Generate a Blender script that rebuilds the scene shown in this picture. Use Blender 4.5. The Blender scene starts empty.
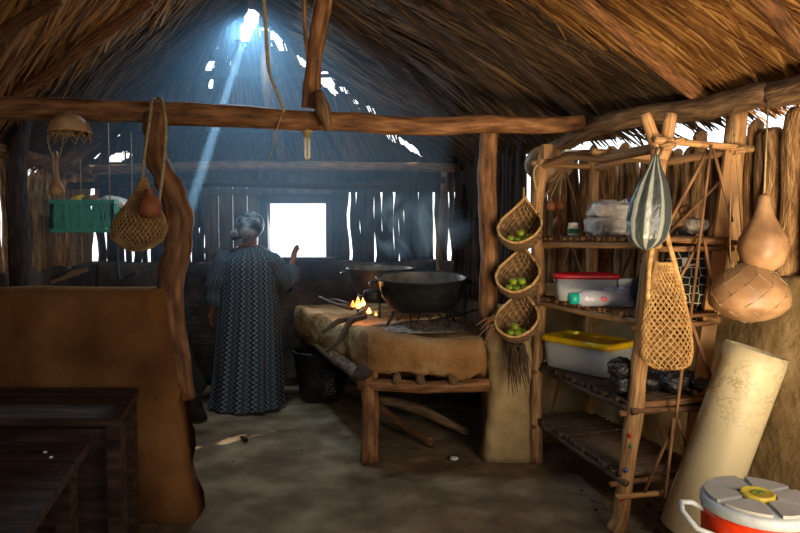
import bpy, math, random
from mathutils import Vector, Matrix, noise
random.seed(7)
PI = math.pi
SC = bpy.context.scene
COL = SC.collection

# ------------------------------------------------------------------ camera
CAMH, PITCH, F = 1.45, math.radians(2.9), 620.0
cd = bpy.data.cameras.new('camera'); cam = bpy.data.objects.new('camera', cd); COL.objects.link(cam)
cam.location = (0, 0, CAMH); cam.rotation_euler = (PI/2 - PITCH, 0, 0)
cd.sensor_width = 36; cd.lens = 36*F/800; cd.clip_start = 0.05; cd.clip_end = 200
SC.camera = cam

# ------------------------------------------------------------------ world, sun, daylight through the openings
SC.view_settings.view_transform = 'Standard'; SC.view_settings.look = 'None'
SC.view_settings.exposure = 0.0; SC.view_settings.gamma = 1; SC.view_settings.use_curve_mapping = False
w = bpy.data.worlds.new('sky'); SC.world = w; w.use_nodes = True
bg = w.node_tree.nodes['Background']; bg.inputs[0].default_value = (0.86, 0.93, 1.0, 1); bg.inputs[1].default_value = 2.2

def lamp(kind, name, loc, target, energy, color, **kw):
    d = bpy.data.lights.new(name, kind); d.energy = energy; d.color = color
    for k, v in kw.items(): setattr(d, k, v)
    o = bpy.data.objects.new(name, d); COL.objects.link(o); o.location = loc
    o.rotation_euler = (Vector(target) - Vector(loc)).to_track_quat('-Z', 'Y').to_euler()
    return o

def P(px, py, Y):
    x = (px - 400)/F; y = (266.5 - py)/F
    dy = math.cos(PITCH) + y*math.sin(PITCH); dz = -math.sin(PITCH) + y*math.cos(PITCH)
    t = Y/dy
    return Vector((x*t, Y, CAMH + dz*t))

# smoke hole and the line of the sunbeam through it
APEX = Vector((-1.12, 4.75, 3.26)); CL = Vector((-3.2, 6.05, 2.04)); CR = Vector((0.56, 6.05, 2.08))
HN = (CR-CL).cross(APEX-CL).normalized()
def hip_ray(px, py):
    d = P(px, py, 1.0) - Vector((0, 0, CAMH)); o = Vector((0, 0, CAMH))
    return o + d*((CL-o).dot(HN)/d.dot(HN))
hole = hip_ray(248, 27); beam_end = P(190, 208, 4.45)
bd = (beam_end - hole).normalized()
lamp('SUN', 'sun', tuple(hole - bd*12), tuple(hole), 5.0, (1.0, 0.9, 0.74), angle=math.radians(0.6))
lamp('SPOT', 'sunbeam', tuple(hole - bd*2.2), tuple(beam_end), 70000, (0.72, 0.90, 1.0), spot_size=math.radians(1.25), spot_blend=0.3, shadow_soft_size=0.01)
lamp('AREA', 'smoke_hole_daylight', (-1.13, 4.62, 2.98), (-0.5, 4.3, 0), 30, (0.55, 0.80, 1.0), shape='DISK', size=0.3)
# kitchen window
lamp('AREA', 'window_daylight', tuple(P(297, 229, 6.15)), (-0.55, 4.3, 0.0), 24, (0.80, 0.90, 1.0), shape='RECTANGLE', size=0.5, size_y=0.48)
# doorway in the right wall beside the camera, the main daylight of the front room
lamp('AREA', 'doorway_daylight', (1.75, 0.5, 1.65), (1.15, 3.6, 1.3), 22, (1.0, 0.84, 0.62), shape='RECTANGLE', size=0.8, size_y=1.5, spread=math.radians(115))
lamp('AREA', 'thatch_fill', (1.5, 0.4, 0.3), (1.75, 2.9, 2.15), 38, (1.0, 0.74, 0.44), shape='RECTANGLE', size=1.2, size_y=0.6, spread=math.radians(85))  # added fill lamp, aimed up to brighten the thatch of the right slope

# ------------------------------------------------------------------ materials
def nodes(name):
    m = bpy.data.materials.new(name); m.use_nodes = True
    nt = m.node_tree; b = nt.nodes['Principled BSDF']
    return m, nt, b
def L(nt, a, b): nt.links.new(a, b)
def N(nt, t, **kw):
    n = nt.nodes.new(t)
    for k, v in kw.items():
        if k.startswith('_'): n.inputs[k[1:].replace('_', ' ')].default_value = v
        else: setattr(n, k, v)
    return n
def ramp(nt, fac, stops):
    r = nt.nodes.new('ShaderNodeValToRGB'); L(nt, fac, r.inputs[0])
    e = r.color_ramp.elements
    while len(e) < len(stops): e.new(0.5)
    for i, (p, c) in enumerate(stops): e[i].position = p; e[i].color = (*c, 1)
    return r.outputs[0]
def coords(nt, kind, scale):
    tc = N(nt, 'ShaderNodeTexCoord'); mp = N(nt, 'ShaderNodeMapping'); mp.inputs['Scale'].default_value = scale
    L(nt, tc.outputs[kind], mp.inputs[0]); return mp.outputs[0]
def mixc(nt, fac, a, b, mode='MIX'):
    m = N(nt, 'ShaderNodeMix', data_type='RGBA', blend_type=mode)
    for sock, v in ((m.inputs[0], fac), (m.inputs[6], a), (m.inputs[7], b)):
        if hasattr(v, 'is_output'): L(nt, v, sock)
        else: sock.default_value = v if isinstance(v, (int, float)) else (*v, 1)
    return m.outputs[2]
def bump(nt, b, h, strength, dist=0.02):
    bp = N(nt, 'ShaderNodeBump'); bp.inputs['Strength'].default_value = strength; bp.inputs['Distance'].default_value = dist
    L(nt, h, bp.inputs['Height']); L(nt, bp.outputs[0], b.inputs['Normal'])

def mat_noise(name, cols, kind='Object', scale=(1, 1, 1), nscale=8, rough=0.85, bstr=0.4, bdist=0.02, detail=8, vary=0.0, spec=0.3, island=False):
    m, nt, b = nodes(name)
    c = coords(nt, kind, scale)
    n = N(nt, 'ShaderNodeTexNoise'); n.inputs['Scale'].default_value = nscale; n.inputs['Detail'].default_value = detail
    L(nt, c, n.inputs['Vector'])
    k = len(cols)
    col = ramp(nt, n.outputs[0], [(0.28 + 0.44*i/(k-1), cc) for i, cc in enumerate(cols)])
    if vary:
        if island: o = N(nt, 'ShaderNodeNewGeometry').outputs['Random Per Island']
        else: o = N(nt, 'ShaderNodeObjectInfo').outputs['Random']
        mr = N(nt, 'ShaderNodeMapRange'); mr.inputs[3].default_value = 1 - vary; mr.inputs[4].default_value = 1 + vary*0.6
        L(nt, o, mr.inputs[0])
        cb = N(nt, 'ShaderNodeVectorMath', operation='SCALE'); L(nt, col, cb.inputs[0]); L(nt, mr.outputs[0], cb.inputs['Scale'])
        col = cb.outputs[0]
    L(nt, col, b.inputs['Base Color'])
    b.inputs['Roughness'].default_value = rough; b.inputs['Specular IOR Level'].default_value = spec
    n2 = N(nt, 'ShaderNodeTexNoise'); n2.inputs['Scale'].default_value = nscale*2.3; n2.inputs['Detail'].default_value = 6; L(nt, c, n2.inputs['Vector'])
    if bstr: bump(nt, b, n2.outputs[0], bstr, bdist)
    return m

def mat_plain(name, col, rough=0.5, metal=0, spec=0.5, trans=0, alpha=1, emit=None, es=0):
    m, nt, b = nodes(name)
    b.inputs['Base Color'].default_value = (*col, 1); b.inputs['Roughness'].default_value = rough
    b.inputs['Metallic'].default_value = metal; b.inputs['Specular IOR Level'].default_value = spec
    n = N(nt, 'ShaderNodeTexNoise'); n.inputs['Scale'].default_value = 30; L(nt, coords(nt, 'Object', (1, 1, 1)), n.inputs['Vector'])
    c = ramp(nt, n.outputs[0], [(0.3, tuple(x*0.86 for x in col)), (0.7, tuple(min(1, x*1.08) for x in col))])
    L(nt, c, b.inputs['Base Color'])
    b.inputs['Transmission Weight'].default_value = trans; b.inputs['Alpha'].default_value = alpha
    if emit: b.inputs['Emission Color'].default_value = (*emit, 1); b.inputs['Emission Strength'].default_value = es
    return m

def srgb(r, g, b_):
    f = lambda c: (c/255/12.92) if c <= 10 else ((c/255 + 0.055)/1.055)**2.4
    return (f(r), f(g), f(b_))

M = {}
M['bark'] = mat_noise('bark wood', [srgb(52, 32, 20), srgb(112, 74, 44), srgb(150, 106, 66)], 'UV', (5, 2.2, 1), 4, 0.9, 0.9, 0.02, vary=0.35)
M['redbark'] = mat_noise('reddish smooth log', [srgb(58, 37, 24), srgb(122, 82, 50), srgb(166, 120, 80)], 'UV', (3, 1.6, 1), 3.5, 0.7, 0.5, 0.015, vary=0.15)
M['palewood'] = mat_noise('pale peeled wood', [srgb(112, 80, 50), srgb(170, 128, 84), srgb(200, 160, 112)], 'UV', (5, 1.5, 1), 4, 0.65, 0.35, 0.01, vary=0.15)
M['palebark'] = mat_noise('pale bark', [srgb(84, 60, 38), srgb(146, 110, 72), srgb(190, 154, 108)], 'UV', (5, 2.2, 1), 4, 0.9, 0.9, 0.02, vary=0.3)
M['greylog'] = mat_noise('grey log', [srgb(70, 50, 34), srgb(120, 92, 64), srgb(156, 126, 92)], 'UV', (4, 2, 1), 4, 0.9, 0.7, 0.02, vary=0.25)
M['stick'] = mat_noise('thin sticks', [srgb(70, 48, 32), srgb(124, 88, 58), srgb(164, 124, 86)], 'UV', (4, 3, 1), 3, 0.8, 0.4, 0.01, vary=0.3)
M['darkstick'] = mat_noise('dark sticks', [srgb(40, 30, 24), srgb(84, 66, 50), srgb(118, 96, 76)], 'UV', (4, 3, 1), 3, 0.85, 0.5, 0.01, vary=0.3)
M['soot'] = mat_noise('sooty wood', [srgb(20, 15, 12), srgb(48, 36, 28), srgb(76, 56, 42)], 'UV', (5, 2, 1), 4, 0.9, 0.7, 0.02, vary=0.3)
M['board'] = mat_noise('old board', [srgb(28, 19, 14), srgb(58, 40, 28), srgb(88, 64, 46)], 'Object', (1.2, 9, 9), 3, 0.75, 0.5, 0.01)
M['doorboard'] = mat_noise('shutter board', [srgb(46, 38, 34), srgb(80, 66, 54), srgb(108, 90, 74)], 'Object', (9, 9, 1.2), 3, 0.8, 0.5, 0.01)
def mat_adobe(name, cols, bs=0.9):
    m = mat_noise(name, cols, 'Object', (1, 1, 1), 3.2, 0.95, 0, spec=0.1)
    nt = m.node_tree; b = nt.nodes['Principled BSDF']
    c = coords(nt, 'Object', (1, 1, 1))
    a1 = N(nt, 'ShaderNodeTexNoise'); a1.inputs['Scale'].default_value = 9; a1.inputs['Detail'].default_value = 10; L(nt, c, a1.inputs['Vector'])
    v = N(nt, 'ShaderNodeTexVoronoi', feature='DISTANCE_TO_EDGE'); v.inputs['Scale'].default_value = 5
    wv = N(nt, 'ShaderNodeVectorMath', operation='ADD'); L(nt, c, wv.inputs[0]); sc = N(nt, 'ShaderNodeVectorMath', operation='SCALE'); sc.inputs['Scale'].default_value = 0.35
    L(nt, a1.outputs['Color'], sc.inputs[0]); L(nt, sc.outputs[0], wv.inputs[1]); L(nt, wv.outputs[0], v.inputs['Vector'])
    cr = N(nt, 'ShaderNodeMapRange'); cr.inputs[1].default_value = 0; cr.inputs[2].default_value = 0.03; L(nt, v.outputs['Distance'], cr.inputs[0])
    mul = N(nt, 'ShaderNodeMath', operation='MULTIPLY_ADD'); mul.inputs[1].default_value = 0.04; L(nt, cr.outputs[0], mul.inputs[0]); L(nt, a1.outputs[0], mul.inputs[2])
    bump(nt, b, mul.outputs[0], bs, 0.04)
    return m
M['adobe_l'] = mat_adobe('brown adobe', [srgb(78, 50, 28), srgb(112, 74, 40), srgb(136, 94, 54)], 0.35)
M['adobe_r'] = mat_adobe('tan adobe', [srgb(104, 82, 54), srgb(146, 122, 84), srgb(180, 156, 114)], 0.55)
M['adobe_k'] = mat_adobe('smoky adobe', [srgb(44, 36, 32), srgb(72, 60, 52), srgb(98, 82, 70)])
M['adobe_h'] = mat_adobe('hearth clay', [srgb(112, 78, 46), srgb(154, 114, 72), srgb(184, 156, 114)], 1.2)
M['floor'] = mat_adobe('earth floor', [srgb(72, 58, 42), srgb(112, 94, 72), srgb(148, 130, 104)], 0.6)
M['sand'] = mat_noise('sand', [srgb(170, 140, 100), srgb(214, 186, 144)], nscale=2, bstr=0)
M['ash'] = mat_noise('ash', [srgb(60, 54, 50), srgb(120, 112, 104), srgb(168, 160, 150)], nscale=30, bstr=1, bdist=0.01)

def mat_thatch(name, a, b_, c_, tr):
    m = bpy.data.materials.new(name); m.use_nodes = True; nt = m.node_tree; nt.nodes.clear()
    out = N(nt, 'ShaderNodeOutputMaterial')
    g = N(nt, 'ShaderNodeNewGeometry')
    col = ramp(nt, g.outputs['Random Per Island'], [(0.0, a), (0.55, b_), (1.0, c_)])
    n = N(nt, 'ShaderNodeTexNoise'); n.inputs['Scale'].default_value = 14; n.inputs['Detail'].default_value = 4
    L(nt, coords(nt, 'UV', (2.5, 0.6, 1)), n.inputs['Vector'])
    col = mixc(nt, 1.0, col, ramp(nt, n.outputs[0], [(0.3, (0.55, 0.5, 0.45)), (0.7, (1.1, 1.05, 1.0))]), 'MULTIPLY')
    n3 = N(nt, 'ShaderNodeTexNoise'); n3.inputs['Scale'].default_value = 1.6; n3.inputs['Detail'].default_value = 3
    L(nt, coords(nt, 'Object', (1, 1, 1)), n3.inputs['Vector'])
    col = mixc(nt, 1.0, col, ramp(nt, n3.outputs[0], [(0.35, (0.62, 0.58, 0.55)), (0.65, (1.1, 1.1, 1.1))]), 'MULTIPLY')
    d = N(nt, 'ShaderNodeBsdfPrincipled'); L(nt, col, d.inputs['Base Color']); d.inputs['Roughness'].default_value = 0.6; d.inputs['Specular IOR Level'].default_value = 0.3
    t = N(nt, 'ShaderNodeBsdfTranslucent'); L(nt, mixc(nt, 1.0, col, (1.3, 1.0, 0.6), 'MULTIPLY'), t.inputs[0])
    mx = N(nt, 'ShaderNodeMixShader'); mx.inputs[0].default_value = tr
    L(nt, d.outputs[0], mx.inputs[1]); L(nt, t.outputs[0], mx.inputs[2]); L(nt, mx.outputs[0], out.inputs[0])
    return m
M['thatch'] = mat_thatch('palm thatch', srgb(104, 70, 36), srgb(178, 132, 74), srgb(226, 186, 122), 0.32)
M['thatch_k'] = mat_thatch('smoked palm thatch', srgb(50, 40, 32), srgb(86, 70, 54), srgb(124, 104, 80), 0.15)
M['thatch_back'] = mat_noise('thatch backing', [srgb(30, 20, 12), srgb(66, 46, 28)], nscale=20, bstr=1)

def mat_weave(name, c1, c2, s=(30, 30, 1), bs=1.0):
    m, nt, b = nodes(name)
    c = coords(nt, 'UV', s)
    ck = N(nt, 'ShaderNodeTexChecker'); ck.inputs['Scale'].default_value = 1; L(nt, c, ck.inputs[0])
    n = N(nt, 'ShaderNodeTexNoise'); n.inputs['Scale'].default_value = 1.2; L(nt, c, n.inputs['Vector'])
    k = ramp(nt, n.outputs[0], [(0.3, tuple(0.6*x for x in c1)), (0.7, c2)])
    col = mixc(nt, ck.outputs[1], tuple(x*0.75 for x in c1), k)
    L(nt, col, b.inputs['Base Color']); b.inputs['Roughness'].default_value = 0.75
    sp = N(nt, 'ShaderNodeSeparateXYZ'); L(nt, c, sp.inputs[0])
    def sn(sock):
        q = N(nt, 'ShaderNodeMath', operation='MULTIPLY'); q.inputs[1].default_value = PI; L(nt, sock, q.inputs[0])
        s_ = N(nt, 'ShaderNodeMath', operation='SINE'); L(nt, q.outputs[0], s_.inputs[0])
        return s_.outputs[0]
    pm = N(nt, 'ShaderNodeMath', operation='MULTIPLY'); L(nt, sn(sp.outputs[0]), pm.inputs[0]); L(nt, sn(sp.outputs[1]), pm.inputs[1])
    bump(nt, b, pm.outputs[0], bs, 0.008)
    return m
M['basket'] = mat_weave('woven palm', srgb(126, 94, 58), srgb(176, 138, 90), (40, 55, 1))
M['netcloth'] = mat_weave('knitted fibre', srgb(120, 84, 48), srgb(170, 126, 78), (70, 46, 1))
M['cord'] = mat_noise('fibre cord', [srgb(150, 110, 62), srgb(214, 176, 118)], nscale=40, rough=0.8, bstr=0.3, bdist=0.003)
M['rope'] = mat_noise('pale rope', [srgb(130, 108, 74), srgb(190, 170, 126)], nscale=50, rough=0.8, bstr=0.3, bdist=0.003)
M['gourd'] = mat_noise('dried gourd', [srgb(112, 82, 56), srgb(156, 120, 86), srgb(186, 152, 114)], nscale=7, rough=0.45, bstr=0.08, spec=0.5)
M['clay'] = mat_noise('orange clay', [srgb(118, 66, 40), srgb(160, 98, 62)], nscale=12, rough=0.6, bstr=0.1)
M['lime'] = mat_noise('lime skin', [srgb(70, 92, 18), srgb(118, 138, 34), srgb(166, 166, 52)], nscale=16, rough=0.4, bstr=0.1, bdist=0.003, vary=0.25)
M['iron'] = mat_noise('blackened pot', [srgb(12, 12, 13), srgb(34, 33, 33)], nscale=14, rough=0.55, bstr=0.3, bdist=0.004)
M['potin'] = mat_noise('pot inside', [srgb(70, 62, 54), srgb(128, 116, 100)], nscale=10, rough=0.4, bstr=0.1)
M['wire'] = mat_plain('dark iron', srgb(30, 26, 24), 0.6)
M['black'] = mat_noise('black plastic', [srgb(12, 12, 14), srgb(34, 34, 38)], nscale=22, rough=0.25, bstr=0.9, bdist=0.02, spec=0.7)
M['blackcloth'] = mat_noise('black cloth', [srgb(10, 10, 12), srgb(26, 25, 27)], nscale=20, rough=0.9, bstr=0.4)
M['crate'] = mat_plain('green crate plastic', srgb(62, 156, 124), 0.45)
M['skin'] = mat_noise('brown skin', [srgb(96, 58, 40), srgb(126, 80, 56)], nscale=8, rough=0.6, bstr=0)
M['white'] = mat_plain('white plastic', srgb(224, 222, 212), 0.4)
M['label_green'] = mat_plain('green label', srgb(24, 120, 66), 0.5)
M['yellow'] = mat_plain('yellow plastic', srgb(226, 186, 22), 0.35)
M['red'] = mat_plain('red plastic', srgb(206, 30, 44), 0.35)
M['teal'] = mat_plain('teal plastic', srgb(16, 160, 140), 0.35)
M['blueprint'] = mat_plain('blue print', srgb(40, 66, 130), 0.4)
M['orange'] = mat_plain('orange red plastic', srgb(224, 58, 16), 0.35)
M['lid'] = mat_plain('grey blue lid', srgb(172, 182, 190), 0.45)
M['lidtop'] = mat_noise('worn lid top', [srgb(146, 146, 146), srgb(172, 172, 172)], nscale=10, rough=0.6, bstr=0.05)
M['badge'] = mat_plain('gold badge', srgb(214, 190, 70), 0.4)
M['badgegreen'] = mat_plain('badge green', srgb(96, 120, 44), 0.5)

def mat_clear(name, tint, alpha, rough=0.15, bs=0.0):
    m = bpy.data.materials.new(name); m.use_nodes = True; nt = m.node_tree; nt.nodes.clear()
    out = N(nt, 'ShaderNodeOutputMaterial'); tr = N(nt, 'ShaderNodeBsdfTransparent'); tr.inputs[0].default_value = (*[0.6 + 0.4*x for x in tint], 1)
    p = N(nt, 'ShaderNodeBsdfPrincipled'); p.inputs['Base Color'].default_value = (*tint, 1); p.inputs['Roughness'].default_value = rough; p.inputs['Specular IOR Level'].default_value = 0.7
    mx = N(nt, 'ShaderNodeMixShader'); mx.inputs[0].default_value = alpha
    L(nt, tr.outputs[0], mx.inputs[1]); L(nt, p.outputs[0], mx.inputs[2]); L(nt, mx.outputs[0], out.inputs[0])
    if bs:
        n = N(nt, 'ShaderNodeTexNoise'); n.inputs['Scale'].default_value = 18; n.inputs['Detail'].default_value = 5; L(nt, coords(nt, 'Object', (1, 1, 1)), n.inputs['Vector'])
        bp = N(nt, 'ShaderNodeBump'); bp.inputs['Strength'].default_value = bs; bp.inputs['Distance'].default_value = 0.03; L(nt, n.outputs[0], bp.inputs['Height']); L(nt, bp.outputs[0], p.inputs['Normal'])
    return m
M['box'] = mat_clear('milky clear plastic', srgb(206, 212, 214), 0.66, 0.25)
M['bottle'] = mat_clear('clear bottle', srgb(196, 198, 214), 0.6, 0.12, 0.3)
M['wrap'] = mat_clear('crinkled white wrap', srgb(226, 220, 212), 0.95, 0.22, 0.8)

def mat_stripebag():
    m, nt, b = nodes('striped bag')
    c = coords(nt, 'UV', (1, 1, 1)); sp = N(nt, 'ShaderNodeSeparateXYZ'); L(nt, c, sp.inputs[0])
    q = N(nt, 'ShaderNodeMath', operation='MULTIPLY'); q.inputs[1].default_value = 2*PI*9; L(nt, sp.outputs[0], q.inputs[0])
    s = N(nt, 'ShaderNodeMath', operation='SINE'); L(nt, q.outputs[0], s.inputs[0])
    L(nt, ramp(nt, s.outputs[0], [(0.0, srgb(58, 66, 66)), (0.4, srgb(80, 88, 86)), (0.6, srgb(142, 148, 144))]), b.inputs['Base Color'])
    b.inputs['Roughness'].default_value = 0.3
    n = N(nt, 'ShaderNodeTexNoise'); n.inputs['Scale'].default_value = 14; L(nt, c, n.inputs['Vector']); bump(nt, b, n.outputs[0], 0.5, 0.02)
    return m
M['stripebag'] = mat_stripebag()

def mat_kaftan():
    m, nt, b = nodes('zigzag kaftan cloth')
    tc = coords(nt, 'UV', (1, 1, 1)); sp = N(nt, 'ShaderNodeSeparateXYZ'); L(nt, tc, sp.inputs[0])
    pz = N(nt, 'ShaderNodeMath', operation='PINGPONG'); pz.inputs[1].default_value = 0.02; L(nt, sp.outputs[1], pz.inputs[0])
    zz = N(nt, 'ShaderNodeMath', operation='MULTIPLY_ADD'); zz.inputs[1].default_value = 1.1; L(nt, pz.outputs[0], zz.inputs[0]); L(nt, sp.outputs[0], zz.inputs[2])
    f = N(nt, 'ShaderNodeMath', operation='MULTIPLY'); f.inputs[1].default_value = 15; L(nt, zz.outputs[0], f.inputs[0])
    fr = N(nt, 'ShaderNodeMath', operation='FRACT'); L(nt, f.outputs[0], fr.inputs[0])
    D_, W_, T_ = srgb(14, 16, 22), srgb(112, 122, 130), srgb(42, 62, 76)
    r = N(nt, 'ShaderNodeValToRGB'); r.color_ramp.interpolation = 'CONSTANT'; L(nt, fr.outputs[0], r.inputs[0])
    e = r.color_ramp.elements
    st = [(0, D_), (0.3, W_), (0.42, D_), (0.58, T_), (0.78, D_), (0.88, W_), (0.95, D_)]
    while len(e) < len(st): e.new(0.5)
    for i, (p_, c_) in enumerate(st): e[i].position = p_; e[i].color = (*c_, 1)
    L(nt, r.outputs[0], b.inputs['Base Color']); b.inputs['Roughness'].default_value = 0.85
    return m
M['kaftan'] = mat_kaftan()
M['scarf'] = mat_noise('patterned scarf', [srgb(20, 22, 26), srgb(34, 36, 42), srgb(110, 114, 118), srgb(150, 152, 152)], nscale=13, rough=0.7, bstr=0.3, detail=2)

def mat_patch():
    m, nt, b = nodes('black cloth with white geometric lines')
    v = N(nt, 'ShaderNodeTexVoronoi', feature='DISTANCE_TO_EDGE', distance='EUCLIDEAN'); v.inputs['Scale'].default_value = 22; v.inputs['Randomness'].default_value = 0.35
    L(nt, coords(nt, 'Object', (1, 1, 1)), v.inputs['Vector'])
    r = N(nt, 'ShaderNodeValToRGB'); r.color_ramp.interpolation = 'CONSTANT'; L(nt, v.outputs[0], r.inputs[0])
    r.color_ramp.elements[0].color = (*srgb(176, 172, 160), 1); r.color_ramp.elements[1].position = 0.045; r.color_ramp.elements[1].color = (*srgb(14, 13, 15), 1)
    L(nt, r.outputs[0], b.inputs['Base Color']); b.inputs['Roughness'].default_value = 0.9
    return m
M['patch'] = mat_patch()

def mat_tube():
    m, nt, b = nodes('cream sheet with dark scuffs')
    c = coords(nt, 'Object', (1, 1, 1))
    n = N(nt, 'ShaderNodeTexNoise'); n.inputs['Scale'].default_value = 9; n.inputs['Detail'].default_value = 12; n.inputs['Roughness'].default_value = 0.7; L(nt, c, n.inputs['Vector'])
    n2 = N(nt, 'ShaderNodeTexNoise'); n2.inputs['Scale'].default_value = 3; L(nt, c, n2.inputs['Vector'])
    d = N(nt, 'ShaderNodeMath', operation='SUBTRACT'); d.inputs[1].default_value = 0.5; L(nt, n.outputs[0], d.inputs[0])
    a = N(nt, 'ShaderNodeMath', operation='ABSOLUTE'); L(nt, d.outputs[0], a.inputs[0])
    ln = ramp(nt, a.outputs[0], [(0.0, (1, 1, 1)), (0.02, (0, 0, 0))])
    ms = ramp(nt, n2.outputs[0], [(0.42, (0, 0, 0)), (0.6, (0.8, 0.8, 0.8))])
    f = mixc(nt, 1.0, ln, ms, 'MULTIPLY')
    col = mixc(nt, f, srgb(192, 180, 146), srgb(104, 88, 62))
    L(nt, col, b.inputs['Base Color']); b.inputs['Roughness'].default_value = 0.5
    return m
M['tube'] = mat_tube()

# ------------------------------------------------------------------ mesh builder
class MB:
    def __init__(s): s.v = []; s.f = []; s.uv = []
    def add(s, vs, fs, uvs=None):
        o = len(s.v); s.v += [Vector(p) for p in vs]
        for f in fs:
            s.f.append([o + i for i in f]); s.uv.append([uvs[i] if uvs else (0, 0) for i in f])
        return s
    def loft(s, rings, cap=(True, True), closed=True, vlen=None):
        n = len(rings[0]); vs = []; uvs = []; acc = 0
        for i, r in enumerate(rings):
            if i: acc += sum((Vector(r[j]) - Vector(rings[i-1][j])).length for j in range(0, n, max(1, n//4)))/len(range(0, n, max(1, n//4)))
            vv = acc if vlen is None else i/(len(rings)-1)*vlen
            m_ = n + 1 if closed else n
            for j in range(m_): vs.append(r[j % n]); uvs.append((j/n, vv))
        m_ = n + 1 if closed else n
        fs = []
        for i in range(len(rings)-1):
            for j in range(m_-1):
                fs.append((i*m_+j, i*m_+j+1, (i+1)*m_+j+1, (i+1)*m_+j))
        if closed:   # weld the seam in geometry, keep separate uvs
            o = len(s.v); mp = {}; k = 0; nv = []
            for i in range(len(rings)):
                for j in range(m_):
                    if j == n: mp[i*m_+j] = mp[i*m_]
                    else: mp[i*m_+j] = k; nv.append(Vector(vs[i*m_+j])); k += 1
            s.v += nv
            for f in fs:
                s.f.append([o + mp[i] for i in f]); s.uv.append([uvs[i] for i in f])
            if cap[0]: s.f.append([o + j for j in range(n)][::-1]); s.uv.append([(j/n, 0) for j in range(n)])
            if cap[1]: b_ = (len(rings)-1)*n; s.f.append([o + b_ + j for j in range(n)]); s.uv.append([(j/n, acc) for j in range(n)])
        else: s.add(vs, fs, uvs)
        return s
    def tube(s, pts, r, n=8, rough=0.0, cap=(True, True), seed=0.0):
        pts = [Vector(p) for p in pts]; k = len(pts)
        rr = r if isinstance(r, (list, tuple)) else [r]*k
        t0 = (pts[1]-pts[0]).normalized()
        a = t0.orthogonal().normalized(); rings = []
        for i, p in enumerate(pts):
            t = (pts[min(i+1, k-1)] - pts[max(i-1, 0)])
            t = t.normalized() if t.length > 1e-9 else t0
            a = (a - t*a.dot(t)); a = a.normalized() if a.length > 1e-6 else t.orthogonal().normalized()
            b = t.cross(a); ring = []
            for j in range(n):
                an = 2*PI*j/n; q = rr[i]
                if rough: q *= 1 + rough*noise.noise(Vector((math.cos(an)*1.3 + seed, math.sin(an)*1.3 + seed*2, i*0.45 + seed)))
                ring.append(p + a*math.cos(an)*q + b*math.sin(an)*q)
            rings.append(ring)
        return s.loft(rings, cap)
    def box(s, c, size, rot=0.0, M3=None):
        c = Vector(c); x, y, z = [d/2 for d in size]
        R_ = M3 if M3 is not None else Matrix.Rotation(rot, 3, 'Z')
        vs = [c + R_ @ Vector((i*x, j*y, k*z)) for i in (-1, 1) for j in (-1, 1) for k in (-1, 1)]
        return s.add(vs, [(0, 1, 3, 2), (4, 6, 7, 5), (0, 4, 5, 1), (2, 3, 7, 6), (0, 2, 6, 4), (1, 5, 7, 3)])
    def lathe(s, c, prof, n=24, cap=(True, True), ax=None, rough=0, sx=1, sy=1):
        c = Vector(c); R_ = ax if ax is not None else Matrix.Identity(3); rings = []
        for i, (r, z) in enumerate(prof):
            ring = []
            for j in range(n):
                an = 2*PI*j/n; q = max(r, 1e-4)
                if rough: q *= 1 + rough*noise.noise(Vector((math.cos(an)*1.5 + c.x*7, math.sin(an)*1.5, z*8 + c.z)))
                ring.append(c + R_ @ Vector((q*math.cos(an)*sx, q*math.sin(an)*sy, z)))
            rings.append(ring)
        return s.loft(rings, cap)
    def blob(s, c, size, e=1.0, amp=0.0, fr=6, nu=24, nv=14, rot=0.0, ez=None):
        ez = ez or e
        sp = lambda v, k: math.copysign(abs(v)**k, v)
        rings = []; c = Vector(c); R_ = Matrix.Rotation(rot, 3, 'Z')
        for i in range(nv+1):
            ph = -PI/2 + PI*i/nv; ring = []
            for j in range(nu):
                th = 2*PI*j/nu
                cp = max(sp(math.cos(ph), ez), 0.002)
                d = Vector((size[0]/2*cp*sp(math.cos(th), e), size[1]/2*cp*sp(math.sin(th), e), size[2]/2*sp(math.sin(ph), ez)))
                q = c + R_ @ d
                if amp: q += d.normalized()*amp*noise.fractal(q*fr, 1.0, 2.0, 4)
                ring.append(q)
            rings.append(ring)
        return s.loft(rings)
    def build(s, name, mat, parent=None, origin=None, smooth=True):
        if origin is None:
            if parent is not None:
                r = parent
                origin = Vector((0, 0, 0))
                while r is not None: origin = origin + r.location; r = r.parent
            else:
                xs = [v.x for v in s.v]; ys = [v.y for v in s.v]; zs = [v.z for v in s.v]
                origin = Vector(((min(xs)+max(xs))/2, (min(ys)+max(ys))/2, min(zs)))
        origin = Vector(origin)
        me = bpy.data.meshes.new(name); me.from_pydata([v - origin for v in s.v], [], s.f)
        ul = me.uv_layers.new(name='UVMap'); flat = [c for f in s.uv for p in f for c in p]
        ul.data.foreach_set('uv', flat)
        if smooth: me.polygons.foreach_set('use_smooth', [True]*len(me.polygons))
        me.materials.append(M[mat] if isinstance(mat, str) else mat); me.update()
        o = bpy.data.objects.new(name, me); COL.objects.link(o)
        if parent is not None: o.parent = parent
        else: o.location = origin
        return o

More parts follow.
